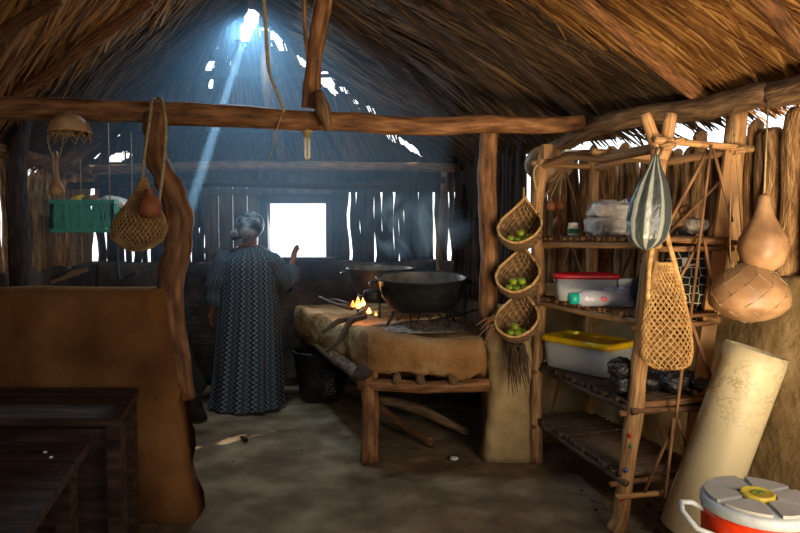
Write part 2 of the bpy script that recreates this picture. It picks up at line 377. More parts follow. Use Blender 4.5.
def tag(o, label, cat, group=None, kind=None):
    o['label'] = label; o['category'] = cat
    if group: o['group'] = group
    if kind: o['kind'] = kind
    return o
def structure(o): o['kind'] = 'structure'; return o
def thing(name, label, cat, loc, group=None):
    o = bpy.data.objects.new(name, None); COL.objects.link(o); o.location = loc; o.empty_display_size = 0.1
    return tag(o, label, cat, group)
def catmull(pts, k=5):
    pts = [Vector(p) for p in pts]
    if len(pts) < 3:
        return [pts[0].lerp(pts[-1], i/k) for i in range(k+1)]
    q = [pts[0]*2 - pts[1]] + pts + [pts[-1]*2 - pts[-2]]; out = []
    for i in range(1, len(q)-2):
        for j in range(k):
            t = j/k; a, b, c, d = q[i-1], q[i], q[i+1], q[i+2]
            out.append(0.5*((2*b) + (c-a)*t + (2*a-5*b+4*c-d)*t*t + (3*b-a-3*c+d)*t**3))
    out.append(pts[-1]); return out
def lerp(a, b, t): return a + (b-a)*t
def interp(tab, x):
    if x <= tab[0][0]: return tab[0][1]
    for (a, b), (c, d) in zip(tab, tab[1:]):
        if x <= c: return b + (d-b)*(x-a)/(c-a)
    return tab[-1][1]
def log(pts, r, k=5, n=10, wob=0.004, rough=0.18, seed=None):
    """crooked log through pts"""
    seed = random.random()*50 if seed is None else seed
    c = catmull(pts, k); m = len(c)
    rr = [interp([(i/(len(r)-1), v) for i, v in enumerate(r)], i/(m-1)) if isinstance(r, (list, tuple)) else r for i in range(m)]
    c = [p + Vector((noise.noise(p*3 + Vector((seed, 0, 0))), noise.noise(p*3 + Vector((0, seed, 0))), noise.noise(p*3 + Vector((0, 0, seed)))))*wob for p in c]
    return MB().tube(c, rr, n, rough, seed=seed)

# ------------------------------------------------------------------ structure : ground, walls
def slab_wall(name, path, thick, ztop, mat, seed=0, res=0.09, amp=0.025, zbot=0.0):
    """rough mud wall along a path (front side given by path, thickness to the left of travel)"""
    pts = []
    for a, b in zip(path, path[1:]):
        a = Vector((*a, 0)); b = Vector((*b, 0)); n = max(1, int((b-a).length/res))
        for i in range(n): pts.append(a.lerp(b, i/n))
    pts.append(Vector((*path[-1], 0)))
    rings = []
    for i, p in enumerate(pts):
        t = (pts[min(i+1, len(pts)-1)] - pts[max(i-1, 0)]).normalized(); nrm = Vector((-t.y, t.x, 0))
        zt = ztop(p) if callable(ztop) else ztop
        zt += 0.03*noise.noise(p*2.3 + Vector((seed, 0, 0)))
        k = max(4, int(zt/res)); ring = []
        for j in range(k+1): ring.append((0, zbot + (zt-zbot)*j/k))
        prof = [(0, zbot + (zt-0.02-zbot)*j/12) for j in range(13)] + [(0.02, zt), (thick-0.02, zt)] + [(thick, zbot + (zt-0.02-zbot)*(12-j)/12) for j in range(13)]
        rr = []
        for d, z in prof:
            q = p + nrm*d; q.z = z
            off = amp*noise.fractal(Vector((q.x*2.5 + seed, q.y*2.5, z*2.5)), 1, 2, 4)
            q += nrm*off*(1 if d < thick/2 else -1)
            rr.append(q)
        rings.append(rr)
    return MB().loft(rings).build(name, mat, origin=(0, 0, 0))

def grid_floor():
    m = MB(); n = 110; vs = []; uv = []; x0, x1, y0, y1 = -3.1, 2.6, -2.6, 6.4
    for i in range(n+1):
        for j in range(n+1):
            x = lerp(x0, x1, i/n); y = lerp(y0, y1, j/n)
            z = 0.012*noise.fractal(Vector((x*1.6, y*1.6, 3)), 1, 2, 4) - 0.012
            vs.append((x, y, z)); uv.append((x, y))
    fs = [(i*(n+1)+j, (i+1)*(n+1)+j, (i+1)*(n+1)+j+1, i*(n+1)+j+1) for i in range(n) for j in range(n)]
    m.add(vs, fs, uv); return structure(m.build('floor', 'floor', origin=(0, 0, 0)))
grid_floor()
structure(MB().box((0, 3, -0.16), (60, 60, 0.1)).build('ground', 'sand', origin=(0, 0, 0), smooth=False))

LW = [(-2.62, -2.4), (-2.6, 3.6), (-2.9, 5.95)]
RW = [(2.12, -2.4), (2.05, 1.5), (1.93, 2.9), (1.76, 3.5), (1.42, 4.15), (0.88, 4.32)]
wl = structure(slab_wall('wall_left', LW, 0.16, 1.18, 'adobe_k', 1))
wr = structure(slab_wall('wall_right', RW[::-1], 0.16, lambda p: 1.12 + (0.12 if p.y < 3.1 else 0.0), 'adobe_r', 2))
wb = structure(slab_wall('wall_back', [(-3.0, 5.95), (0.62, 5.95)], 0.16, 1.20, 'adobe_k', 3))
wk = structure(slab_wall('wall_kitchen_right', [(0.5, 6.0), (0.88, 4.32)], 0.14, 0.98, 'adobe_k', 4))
# wall behind the camera with its doorway
structure(slab_wall('wall_rear', [(0.3, -2.4), (-2.7, -2.4)], 0.14, 2.2, 'adobe_l', 5, amp=0.01))
# half wall with its ragged right end
def half_wall():
    m = MB(); rings = []
    xs = [-2.62 + 0.08*i for i in range(19)]
    for k, x in enumerate(xs):
        last = k == len(xs)-1
        zt = 1.185 + 0.02*noise.noise(Vector((x*3, 1, 1)))
        prof = [(3.05, zt*j/14) for j in range(14)] + [(3.06, zt-0.01), (3.09, zt), (3.2, zt), (3.235, zt-0.02)] + [(3.24, zt*(13-j)/14) for j in range(14)]
        ring = []
        for y, z in prof:
            xx = x
            if last: xx = -1.19 + (1.2-z)*0.115 + 0.045*noise.fractal(Vector((2, y*3, z*7)), 1, 2, 4) + 0.02*math.sin(z*21)
            yy = y + 0.02*noise.fractal(Vector((x*2.5, y, z*2.5)), 1, 2, 4)
            ring.append(Vector((xx, yy, z)))
        rings.append(ring)
    m.loft(rings); return structure(m.build('wall_front', 'adobe_l', origin=(0, 0, 0)))
wf = half_wall()
# pier under the right post
pm = MB(); rings = []
for i in range(22):
    z = 0.98*i/21; ring = []
    for j in range(28):
        a = 2*PI*j/28; sp = lambda v: math.copysign(abs(v)**0.45, v)
        hw = 0.15 + 0.02*math.exp(-z*6) - (0.03 if i == 21 else 0)
        p = Vector((0.71 + hw*sp(math.cos(a)), 4.06 + 0.17*sp(math.sin(a)), z + (0.03*noise.noise(Vector((math.cos(a)*2, math.sin(a)*2, 0))) if i > 19 else 0)))
        p += Vector((math.cos(a), math.sin(a), 0))*0.03*noise.fractal(p*5, 1, 2, 4)
        ring.append(p)
    rings.append(ring)
structure(pm.loft(rings).build('wall_pier', 'adobe_r', origin=(0, 0, 0)))

def pole_wall(parent, path, spacing, rad, z0, z1, mat, skip=None, side=0.0, jit=0.3, n=8, gap=0.25):
    path = [Vector((*p, 0)) for p in path]; segs = list(zip(path, path[1:]))
    for a, b in segs:
        Ln = (b-a).length; d = (b-a)/Ln; nrm = Vector((-d.y, d.x, 0)); s = spacing*random.random()*0.3
        while s < Ln:
            p = a + d*s + nrm*(side + random.uniform(-0.02, 0.02)); r = rad*random.uniform(1-jit, 1+jit)
            if not (skip and skip(p)) :
                zt = (z1(p) if callable(z1) else z1) + random.uniform(-0.07, 0.05)
                zb = z0(p) if callable(z0) else z0
                k = 7; lean = random.uniform(-0.03, 0.03); sd = random.random()*30
                pts = [p + d*(lean*(t_-0.5) + 0.028*noise.noise(Vector((sd, t_*3, 0)))) + nrm*0.02*noise.noise(Vector((sd, 9, t_*3))) + Vector((0, 0, zb + (zt-zb)*t_)) for t_ in [i/k for i in range(k+1)]]
                MB().tube(pts + [pts[-1] + Vector((0.01, 0, 0.025)), pts[-1] + Vector((0.012, 0, 0.04))], [r*lerp(1.05, 0.86, i/k) for i in range(k+1)] + [r*.7, r*.3], n, 0.3, seed=sd).build('pole', mat, parent)
            s += r*2*random.uniform(0.82, 0.88 + gap)
WX0, WX1, WZ0, WZ1 = P(268, 230, 5.95).x, P(326, 230, 5.95).x, P(0, 257, 5.95).z, P(0, 203, 5.95).z
SX0 = P(203, 230, 5.95).x
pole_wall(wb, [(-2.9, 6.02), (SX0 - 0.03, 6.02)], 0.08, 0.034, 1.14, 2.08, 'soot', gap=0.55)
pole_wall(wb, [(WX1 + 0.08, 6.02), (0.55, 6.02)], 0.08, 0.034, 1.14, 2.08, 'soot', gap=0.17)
pole_wall(wl, [(-2.66, 3.0), (-2.66, 3.6), (-2.97, 5.9)], 0.09, 0.032, 1.1, lambda p: 1.93, 'palebark', gap=0.42)  # paler bark puts the sunlit look of the left poles into their colour
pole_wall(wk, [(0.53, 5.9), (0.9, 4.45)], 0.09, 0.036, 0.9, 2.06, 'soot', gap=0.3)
pole_wall(wr, [(0.95, 4.38), (1.47, 4.23)], 0.09, 0.042, 1.05, 1.98, 'palebark', gap=0.04)
pole_wall(wr, [(0.98, 4.5), (1.6, 4.34)], 0.09, 0.04, 1.05, 1.9, 'bark', gap=0.5)
pole_wall(wr, [(1.49, 4.18), (1.83, 3.55)], 0.09, 0.05, 1.05, 1.98, 'palebark', gap=0.06)
pole_wall(wr, [(1.6, 4.22), (1.95, 3.55)], 0.1, 0.045, 1.05, 1.85, 'bark', gap=0.5)
pole_wall(wr, [(1.85, 3.48), (2.0, 2.95), (2.12, 1.2)], 0.1, 0.056, 1.1, 2.0, 'palebark', gap=0.0)
pole_wall(wr, [(1.99, 3.48), (2.12, 2.8)], 0.1, 0.045, 1.1, 1.8, 'bark', gap=0.5)
structure(MB().box((2.2, 0.9, 1.0), (0.05, 0.8, 2.0)).build('wall_right_panel', 'adobe_r', origin=(0, 0, 0)))
structure(MB().box((-2.72, 0.3, 1.1), (0.06, 5.4, 2.1)).build('wall_left_panel', 'adobe_l', origin=(0, 0, 0)))

structure(MB().box(((SX0-2.98)/2, 6.1, 1.80), (SX0+2.98, 0.04, 0.56)).build('wall_back_panel', 'thatch_back', origin=(0, 0, 0)))
structure(MB().box(((WX1+.55)/2, 6.1, 1.98), (.6-WX1, 0.04, 0.22)).build('wall_back_panel', 'thatch_back', origin=(0, 0, 0)))
# window in the back wall, with frame and sill, and the boarded shutter beside it
win = MB()
cx = (WX0+WX1)/2; W_, H_ = WX1-WX0, WZ1-WZ0
for (x, z, sx, sz) in ((WX0-0.03, (WZ0+WZ1)/2, 0.06, H_+0.14), (WX1+0.03, (WZ0+WZ1)/2, 0.06, H_+0.14), (cx, WZ1+0.035, W_+0.12, 0.07)):
    win.box((x, 6.0, z), (sx, 0.13, sz))
win.box((WX0-0.1, 6.04, 1.6), (0.12, 0.03, 0.86)); win.box((WX1+0.1, 6.04, 1.6), (0.12, 0.03, 0.86)); win.box((cx, 6.04, WZ1+0.12), (W_+0.2, 0.03, 0.16))
wo = structure(win.build('window_1', 'soot', origin=(0, 0, 0), smooth=False))
MB().box((cx, 5.96, WZ0-0.02), (W_+0.2, 0.26, 0.04)).build('window_sill', 'soot', wo, smooth=False)
MB().box((cx, 6.0, (WZ1+2.1)/2+0.04), (W_+0.2, 0.03, 2.06-WZ1-0.06)).build('lintel_board', 'doorboard', wo, smooth=False)
sh = thing('board_shutter', 'closed brown board shutter in back wall left of the bright window', 'shutter', (lerp(SX0, WX0, 0.5), 6.0, 1.2))
nb = 4; bw = (WX0-0.07-SX0)/nb
for i in range(nb):
    MB().box((SX0+bw*(i+0.5), 6.0, 1.56), (bw-0.008, 0.025, 0.74)).build('board', 'doorboard', sh, smooth=False)
for z in (1.3, 1.86): MB().box(((SX0+WX0-0.07)/2, 5.975, z), (bw*nb, 0.022, 0.06)).build('crossbar', 'doorboard', sh, smooth=False)

# ------------------------------------------------------------------ roof
ridge_x = lambda y: -1.12 + (4.75-y)*0.22
ridge_z = lambda y: 3.26 + (4.75-y)*0.04
def top_pt(y, side):
    if y <= 4.75: return Vector((ridge_x(y), y, ridge_z(y)))
    return APEX.lerp(CR if side > 0 else CL, (y-4.75)/1.3)
RE = [(-2.6, 2.16), (1.5, 2.09), (2.9, 1.97), (3.5, 1.80), (4.15, 1.42), (4.4, 0.98), (6.05, 0.56)]
RZ = [(-2.6, 2.2), (1.5, 2.2), (2.9, 2.2), (4.0, 2.16), (6.05, 2.08)]
LE = [(-2.6, -2.64), (3.6, -2.66), (6.05, -3.2)]
def eave_pt(y, side):
    return Vector((interp(RE, y), y, interp(RZ, y))) if side > 0 else Vector((interp(LE, y), y, 2.04))
def slope_pt(y, t, side):       # t 0 = eave, 1 = top ; negative = overhang
    e, p = eave_pt(y, side), top_pt(y, side)
    sag = 0.05*math.sin(PI*max(0, t)) + 0.035*noise.noise(Vector((y*1.3, t*3, side*5)))*min(1, max(0, 4*t))
    if y > 4.6: sag -= 0.075*max(0, t)**2*min(1, (y-4.6)/.2)
    return e.lerp(p, t) + Vector((0, 0, sag))
def hip_pt(s, t):               # s 0..1 from left to right corner, t 0 eave..1 apex
    return CL.lerp(CR, s).lerp(APEX, t)
def roof_hit(px, py, side):
    y = 0.8
    while y < 6.0:
        q = P(px, py, y); e, p = eave_pt(y, side), top_pt(y, side)
        t = (q.x - e.x)/(p.x - e.x) if abs(p.x-e.x) > 1e-6 else 9
        if 0 <= t <= 1.0 and q.z >= lerp(e.z, p.z, t): return q, y, t
        y += 0.01
    return None

# gaps in the hip thatch, as ellipses on the hip plane: centre, half sizes (m), tilt
E1 = (CR-CL).normalized(); E2 = HN.cross(E1).normalized()
GAPS = []
for px, py, a, b_, an in [(251, 20, .16, .05, 65), (245, 33, .085, .042, 80), (271, 38, .105, .06, -40), (279, 45, .06, .035, -40), (297, 58, .035, .018, -40), (304, 63, .05, .022, -45),
        (327, 80, .085, .06, -60), (333, 91, .03, .02, -60), (344, 90, .035, .018, -45), (356, 102, .03, .014, -60), (358, 110, .03, .012, -50), (371, 110, .05, .018, -45),
        (390, 137, .06, .02, -50), (410, 147, .2, .026, -42), (374, 137, .02, .01, -60), (421, 170, .03, .01, -60),
        (210, 66, .055, .022, 40), (229, 62, .045, .022, 65), (212, 83, .05, .018, 60), (222, 78, .04, .009, 70), (155, 91, .03, .01, 30), (198, 92, .014, .012, 0),
        (126, 124, .06, .014, 40), (117, 135, .03, .012, 40), (110, 127, .04, .014, 20), (101, 145, .05, .018, 40), (84, 157, .16, .05, 15), (120, 157, .13, .045, 20), (219, 49, .02, .016, 0), (284, 30, .05, .012, -40), (160, 185, .0, .0, 0)]:
    c = hip_ray(px, py); k_ = 1.3 if a < .07 else 1.0; GAPS.append(((c-CL).dot(E1), (c-CL).dot(E2), a*k_, b_*k_, math.radians(an)))
def in_gap(p, grow=1.0):
    u, v = (p-CL).dot(E1), (p-CL).dot(E2)
    for gu, gv, a, b_, an in GAPS:
        if a <= 0: continue
        du, dv = u-gu, v-gv; x = du*math.cos(an)+dv*math.sin(an); y = -du*math.sin(an)+dv*math.cos(an)
        if (x/(a*grow))**2 + (y/(b_*grow))**2 < 1 + 0.5*noise.noise(Vector((u*14, v*14, 0))): return True
    return False

# backing layer of each slope (the outside thatch)
for side, nm in ((-1, 'ceiling_left'), (1, 'ceiling_right')):
    m = MB(); ny, nt_ = 110, 22; vs = []
    for i in range(ny+1):
        y = -2.6 + 8.65*i/ny
        for j in range(nt_+1):
            t0_ = -0.02 if (side > 0 and y < 4.2) else -0.09; t = lerp(t0_, 1.0, j/nt_); vs.append(slope_pt(y, t, side) + Vector((0, 0, 0.05)))
    k = nt_+1
    fs = [(i*k+j, (i+1)*k+j, (i+1)*k+j+1, i*k+j+1) for i in range(ny) for j in range(nt_)]
    m.add(vs, fs); mm = len(m.v); m.v += [v + Vector((0, 0, 0.10)) for v in m.v]; m.f += [[a+mm for a in f][::-1] for f in list(m.f)]; m.uv += [list(u) for u in m.uv]
    structure(m.build(nm, 'thatch_back', origin=(0, 0, 0)))
m = MB(); ns, nt_ = 170, 90; vs = []
for i in range(ns+1):
    for j in range(nt_+1): vs.append(hip_pt(-0.02 + 1.04*i/ns, -0.1 + j/nt_*1.1))
k = nt_+1; fs = []
for i in range(ns):
    for j in range(nt_):
        c = hip_pt(-0.02 + 1.04*(i+.5)/ns, -0.1 + (j+.5)/nt_*1.1)
        if not in_gap(c): fs.append((i*k+j, i*k+j+1, (i+1)*k+j+1, (i+1)*k+j))
m.add(vs, fs); structure(m.build('ceiling_back', 'thatch_back', origin=(0, 0, 0)))

def ribbon(m, p, d, nrm, ln, w, droop, curl, segs=5, test=None):
    """one palm leaflet: V-folded strip from p along d, on the inner side (-nrm)"""
    side = d.cross(nrm).normalized(); vs = []; uv = []; sd = random.random()*100
    for i in range(segs+1):
        t = i/segs
        c = p + d*(ln*t) + side*(curl*t*t) - nrm*(0.012 + droop*t*t) + side*0.012*noise.noise(Vector((sd, t*3, 0)))
        ww = w*(1 - 0.75*t**2.2)*(0.7 + 0.3*min(1, t*5))
        tw = 0.5*noise.noise(Vector((sd, t*2, 5)))
        sv = side*math.cos(tw) + nrm*math.sin(tw)
        if test and test(c): return
        vs += [c - sv*ww, c - nrm*ww*0.5, c + sv*ww]; uv += [(0, t*ln), (0.5, t*ln), (1, t*ln)]
    fs = []
    for i in range(segs): fs += [(3*i, 3*i+1, 3*i+4, 3*i+3), (3*i+1, 3*i+2, 3*i+5, 3*i+4)]
    m.add(vs, fs, [(u + sd, v) for u, v in uv])

def thatch_slope(side, y0, y1, courses, per_m, skew, mat, name, label, nleaf=11, lmin=0.35, lmax=0.8):
    m = MB()
    for c in range(courses):
        t0 = 0.06 + 0.98*c/courses
        n = int((y1-y0)*per_m)
        for i in range(n):
            y = y0 + (y1-y0)*(i + random.random())/n; t = t0 + random.uniform(-0.03, 0.03)
            if t > 1.0: continue
            p = slope_pt(y, t, side); q = slope_pt(y, t-0.15, side); s_ = slope_pt(y+0.1, t, side)
            d0 = (q-p).normalized(); along = (s_-p).normalized(); nrm = d0.cross(along).normalized()
            if nrm.z < 0: nrm = -nrm
            basea = skew + random.gauss(0, 0.10) + 0.25*noise.noise(Vector((y*1.1, t*4, side)))
            clump = random.uniform(-0.012, 0.02)
            for _ in range(nleaf):
                a = basea + random.gauss(0, 0.075)
                d = (d0*math.cos(a) + along*math.sin(a)).normalized()
                ln = random.uniform(lmin, lmax); rem = t*(top_pt(y, side)-eave_pt(y, side)).length
                ln = min(ln, rem + (random.uniform(0.05, 0.26) if side > 0 and y < 4.1 else random.uniform(0.03, 0.13)))
                if y > 4.8 and False: pass
                ribbon(m, p + along*random.gauss(0, 0.035) + Vector((0, 0, clump)), d, nrm, ln, random.choice((0.006, 0.012, 0.02))*random.uniform(.8, 1.2), random.uniform(0.0, 0.05), random.gauss(0, 0.035), test=(lambda c_: c_.y > 6.1) )
    o = m.build(name, mat, origin=(0, 0, 0)); tag(o, label, 'thatch', kind='stuff'); return o
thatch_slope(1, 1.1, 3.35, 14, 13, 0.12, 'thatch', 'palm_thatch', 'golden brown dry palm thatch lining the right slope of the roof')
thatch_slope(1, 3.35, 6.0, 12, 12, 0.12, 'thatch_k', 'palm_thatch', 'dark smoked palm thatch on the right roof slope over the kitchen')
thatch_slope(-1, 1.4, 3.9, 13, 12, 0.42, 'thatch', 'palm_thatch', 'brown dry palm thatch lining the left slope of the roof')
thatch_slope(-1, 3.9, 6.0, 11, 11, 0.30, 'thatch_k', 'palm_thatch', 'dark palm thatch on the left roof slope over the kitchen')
m = MB()
for c in range(13):
    t0 = 0.08 + 0.93*c/13; wdt = (CR-CL).length*(1-t0)
    n = int(wdt*17)
    for i in range(n):
        s = (i+random.random())/max(1, n); p = hip_pt(s, min(0.985, t0+random.uniform(-.03, .03)))
        q = CL.lerp(CR, lerp(s, 0.5, 0.0)); d0 = (q-p).normalized(); d1 = (Vector((p.x, CL.y, CL.z)) - p).normalized(); d0 = d0.lerp(d1, 0.5).normalized()
        for _ in range(8):
            a = random.gauss(0, 0.07); d = (d0 + E1*a).normalized()
            ribbon(m, p + E1*random.gauss(0, 0.035), d, -HN if HN.z < 0 else HN, min(random.uniform(0.3, 0.7), (p.z-2.0)/max(0.2, -d.z)), random.uniform(0.005, 0.012), random.uniform(0, 0.03), random.gauss(0, 0.02), test=lambda c_: in_gap(c_, 1.0))
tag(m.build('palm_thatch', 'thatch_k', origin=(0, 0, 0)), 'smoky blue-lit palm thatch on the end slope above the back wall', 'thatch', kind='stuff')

# rafters
def rafter(a, b, r, mat, label, grp):
    tag(log([a, a.lerp(b, 0.33) + Vector((0, 0, 0.01)), a.lerp(b, 0.66) - Vector((0, 0, 0.01)), b], r, 5, 8, 0.012).build('rafter', mat), label, 'rafter', grp)
dn = Vector((0, 0, -0.085))
G1 = 'rafters under the right roof slope'; G2 = 'rafters under the left roof slope'
for (a, b, mt, lb) in [((350, -38), (535, 111), 'soot', 'dark rafter running down right slope above the hanging baskets'), ((420, -30), (588, 112), 'soot', 'dark rafter meeting the right end of the cross beam'),
        ((536, -48), (706, 92), 'bark', 'brown rafter on golden thatch reaching the wall plate above the forked shelf post'), ((290, -22), (470, 128), 'soot', 'smoke dark rafter ending behind the top of the right post'),
        ((740, -30), (830, 60), 'bark', 'brown rafter in the upper right corner of the thatch')]:
    h1 = roof_hit(*a, 1); h2 = roof_hit(*b, 1)
    if h1 and h2: rafter(h1[0]+dn*0.6, h2[0]+dn*0.6, [0.032, 0.04], mt, lb, G1)
for (a, b, mt, lb) in [((235, 18), (95, 92), 'bark', 'brown rafter on left slope ending behind the beam above the crate'), ((150, -6), (10, 92), 'bark', 'brown rafter crossing the left thatch to the far left beam end'),
        ((60, -10), (-60, 60), 'bark', 'brown rafter in the upper left corner of the thatch')]:
    h1 = roof_hit(*a, -1); h2 = roof_hit(*b, -1)
    if h1 and h2: rafter(h1[0]+dn*0.6, h2[0]+dn*0.6, [0.03, 0.038], mt, lb, G2)
GH = 'hip rafters above the back wall'
dh = -HN*0.05 if HN.z > 0 else HN*0.05
rafter(APEX+dh*2, CR+dh, [0.03, 0.035], 'soot', 'hip rafter falling from the smoke hole to the right back corner', GH)
rafter(APEX+dh*2, CL+dh, [0.03, 0.035], 'soot', 'hip rafter falling from the smoke hole to the left back corner', GH)
for s, lb in ((0.30, 'thin end rafter left of the sunbeam'), (0.72, 'thin end rafter right of the central pole')):
    rafter(hip_pt(s, 0.03)+dh, hip_pt(lerp(s, .5, .1), 0.8)+dh, [0.016, 0.016], 'soot', lb, GH)
# purlins on the hip
for t, lb in ((0.30, 'lower horizontal batten across the end thatch'), (0.62, 'upper horizontal batten across the end thatch')):
    tag(log([hip_pt(0.04, t)+dh*1.3, hip_pt(0.5, t)+dh*1.4, hip_pt(0.96, t)+dh*1.3], 0.016, 6, 7, 0.01).build('batten', 'soot'), lb, 'batten', 'battens on the end slope')
tag(log([(ridge_x(4.75), 4.75, 3.19), (ridge_x(2), 2, ridge_z(2)-0.07), (ridge_x(-2.5), -2.5, ridge_z(-2.5)-0.07)], 0.05).build('ridge_pole', 'bark'), 'long ridge pole along the peak of the roof', 'pole')
tag(log([(-1.06, 4.98, 3.06), (-1.09, 5.2, 2.6), (-1.1, 5.85, 2.16)], [0.04, 0.05], 6).build('king_pole', 'greylog'), 'greyish pole running straight down from the smoke hole to back plate', 'pole')

# beams and posts
def BM(name, pts, r, mat, label, cat, **kw): return tag(log(pts, r, **kw).build(name, mat), label, cat)
BM('cross_beam', [P(-60, 106, 3.12), P(0, 108, 3.15), P(90, 108, 3.2), P(200, 114, 3.3), P(330, 122, 3.45), P(450, 125, 3.65), P(583, 123, 3.85)], [0.062, 0.058, 0.055, 0.06, 0.052, 0.054, 0.05], 'redbark', 'long reddish log cross beam spanning the whole hut above the hearth', 'beam', n=14, k=8, wob=0.02, rough=0.15)
BM('wall_plate_log', [P(535, 158, 4.3), P(560, 146, 4.1), P(600, 126, 3.84), P(650, 115, 3.6), P(700, 110, 3.38), P(760, 95, 3.05), P(800, 88, 2.85), (2.02, 1.6, 2.14), (2.08, -2.3, 2.16)], [0.055, 0.05, 0.055, 0.06, 0.06, 0.065, 0.06, 0.06], 'greylog', 'curved grey brown wall plate log along the right eave', 'beam', n=14, k=7, rough=0.15)
BM('wall_plate_log', [(-2.98, 5.86, 2.06), (-1.3, 5.84, 2.1), (0.52, 5.86, 2.08)], 0.045, 'greylog', 'pale horizontal wall plate log along the back wall', 'beam', k=9)
BM('wall_plate_log', [(-2.6, -2.3, 2.02), (-2.6, 3.4, 2.02), (-2.92, 5.9, 2.02)], 0.04, 'bark', 'wall plate log along the left eave', 'beam', k=9)
BM('tie_log', [P(70, 186, 5.4), P(200, 183, 5.35), P(330, 186, 5.35), P(445, 180, 5.4)], 0.03, 'soot', 'thin dark tie log crossing the kitchen in front of the back wall', 'beam', k=7)
BM('crooked_post', [(-1.12, 3.2, 0.6), P(168, 292, 3.14), P(177, 252, 3.13), P(181, 218, 3.13), P(171, 185, 3.13), P(157, 160, 3.15), P(155, 130, 3.17), P(158, 116, 3.18)], [0.055, 0.062, 0.07, 0.066, 0.06, 0.052, 0.056, 0.056], 'redbark', 'crooked reddish tree trunk post rising from half wall to cross beam', 'post', n=14, k=6, wob=0.015, rough=0.25)
BM('straight_post', [(0.575, 4.0, 0.9), P(489, 250, 3.96), P(487, 180, 3.93), P(489, 126, 3.9)], [0.062, 0.06, 0.058, 0.06], 'redbark', 'straight dark post standing on the clay pier at end of hearth', 'post', n=14, k=7, rough=0.2)
BM('king_post', [P(310, 108, 3.42), P(314, 60, 3.4), P(322, 10, 3.35), P(336, -60, 3.3)], [0.05, 0.042, 0.05, 0.05], 'redbark', 'leaning red brown post standing on middle of the cross beam', 'post', n=12, k=6, rough=0.2)
BM('wooden_peg', [P(318, 93, 3.33), P(323, 110, 3.3), P(329, 131, 3.3)], [0.026, 0.04, 0.02], 'greylog', 'pale blunt wooden peg wedged beside the foot of king post', 'peg', k=4)
BM('thin_pole', [P(304, -20, 3.3), P(305, 30, 3.36), P(309, 68, 3.4)], [0.012, 0.01], 'stick', 'thin stick leaning beside the king post', 'stick', k=4)
BM('corner_post', [(P(18, 290, 4.2).x, 4.2, 0.0), P(20, 250, 4.2), P(16, 180, 4.2), P(22, 118, 4.2)], [0.07, 0.07, 0.065, 0.06], 'soot', 'thick dark upright post before the left pole wall', 'post', k=6)
BM('back_post', [P(441, 300, 5.5), P(440, 240, 5.5), P(445, 172, 5.5)], [0.03, 0.028], 'greylog', 'slim post in right back corner of kitchen', 'post', k=5)
BM('door_post', [P(738, 260, 3.42), P(733, 180, 3.4), P(737, 112, 3.4)], [0.05, 0.055], 'palewood', 'sawn reddish post tied under the wall plate behind the shelves', 'post', k=5)

# ------------------------------------------------------------------ smoke
def volume(name, m, dens, col, aniso, label, noise_fn=False, noise_scale=3, lo=.5, hi=.75):
    mt = bpy.data.materials.new(name); mt.use_nodes = True; nt = mt.node_tree; nt.nodes.clear()
    out = N(nt, 'ShaderNodeOutputMaterial'); v = N(nt, 'ShaderNodeVolumeScatter'); v.inputs['Color'].default_value = (*col, 1); v.inputs['Anisotropy'].default_value = aniso
    v.inputs['Density'].default_value = dens; L(nt, v.outputs[0], out.inputs['Volume'])
    if noise_fn:
        n = N(nt, 'ShaderNodeTexNoise'); n.inputs['Scale'].default_value = noise_scale; n.inputs['Detail'].default_value = 3; n.inputs['Distortion'].default_value = 0.8
        L(nt, coords(nt, 'Object', (1, 1, 0.7)), n.inputs['Vector'])
        mr = N(nt, 'ShaderNodeMapRange'); mr.inputs[1].default_value = lo; mr.inputs[2].default_value = hi; mr.inputs[4].default_value = dens; L(nt, n.outputs[0], mr.inputs[0])
        # fades towards the border of the plume
        tc = N(nt, 'ShaderNodeTexCoord'); vm = N(nt, 'ShaderNodeVectorMath', operation='SUBTRACT'); vm.inputs[1].default_value = (0.5, 0.5, 0.5); L(nt, tc.outputs['Generated'], vm.inputs[0])
        le = N(nt, 'ShaderNodeVectorMath', operation='LENGTH'); L(nt, vm.outputs[0], le.inputs[0])
        fd = N(nt, 'ShaderNodeMapRange'); fd.inputs[1].default_value = 0.48; fd.inputs[2].default_value = 0.2; L(nt, le.outputs['Value'], fd.inputs[0])
        mu = N(nt, 'ShaderNodeMath', operation='MULTIPLY'); L(nt, mr.outputs[0], mu.inputs[0]); L(nt, fd.outputs[0], mu.inputs[1]); L(nt, mu.outputs[0], v.inputs['Density'])
    else:   # the smoke thins out downwards
        tc = N(nt, 'ShaderNodeTexCoord'); sp = N(nt, 'ShaderNodeSeparateXYZ'); L(nt, tc.outputs['Generated'], sp.inputs[0])
        mr = N(nt, 'ShaderNodeMapRange', interpolation_type='SMOOTHSTEP'); mr.inputs[1].default_value = 0.0; mr.inputs[2].default_value = 0.5; mr.inputs[4].default_value = dens
        L(nt, sp.outputs[2], mr.inputs[0]); L(nt, mr.outputs[0], v.inputs['Density'])
    M[name] = mt
    return tag(m.build(name, name, smooth=False), label, 'smoke', kind='stuff')
hz = MB()
y0, y1 = 3.95, 5.8
vs = [(-2.5, y0, .9), (0.35, y0, .9), (0.35, y0, 2.35), (-0.93, y0, 3.15), (-2.5, y0, 2.1), (-2.7, y1, .9), (0.3, y1, .9), (0.3, y1, 2.0), (-1.1, y1, 2.1), (-2.7, y1, 2.0), (-1.12, 4.8, 3.05)]
hz.add(vs, [(0, 1, 2, 3, 4), (5, 9, 8, 7, 6), (0, 5, 6, 1), (1, 6, 7, 2), (0, 4, 9, 5), (2, 7, 10), (2, 10, 3), (7, 8, 10), (8, 9, 10), (9, 4, 10), (4, 3, 10)])
volume('smoke_haze', hz, 0.13, (0.42, 0.72, 1.0), 0.2, 'thin blue smoke hanging under the roof of the kitchen')
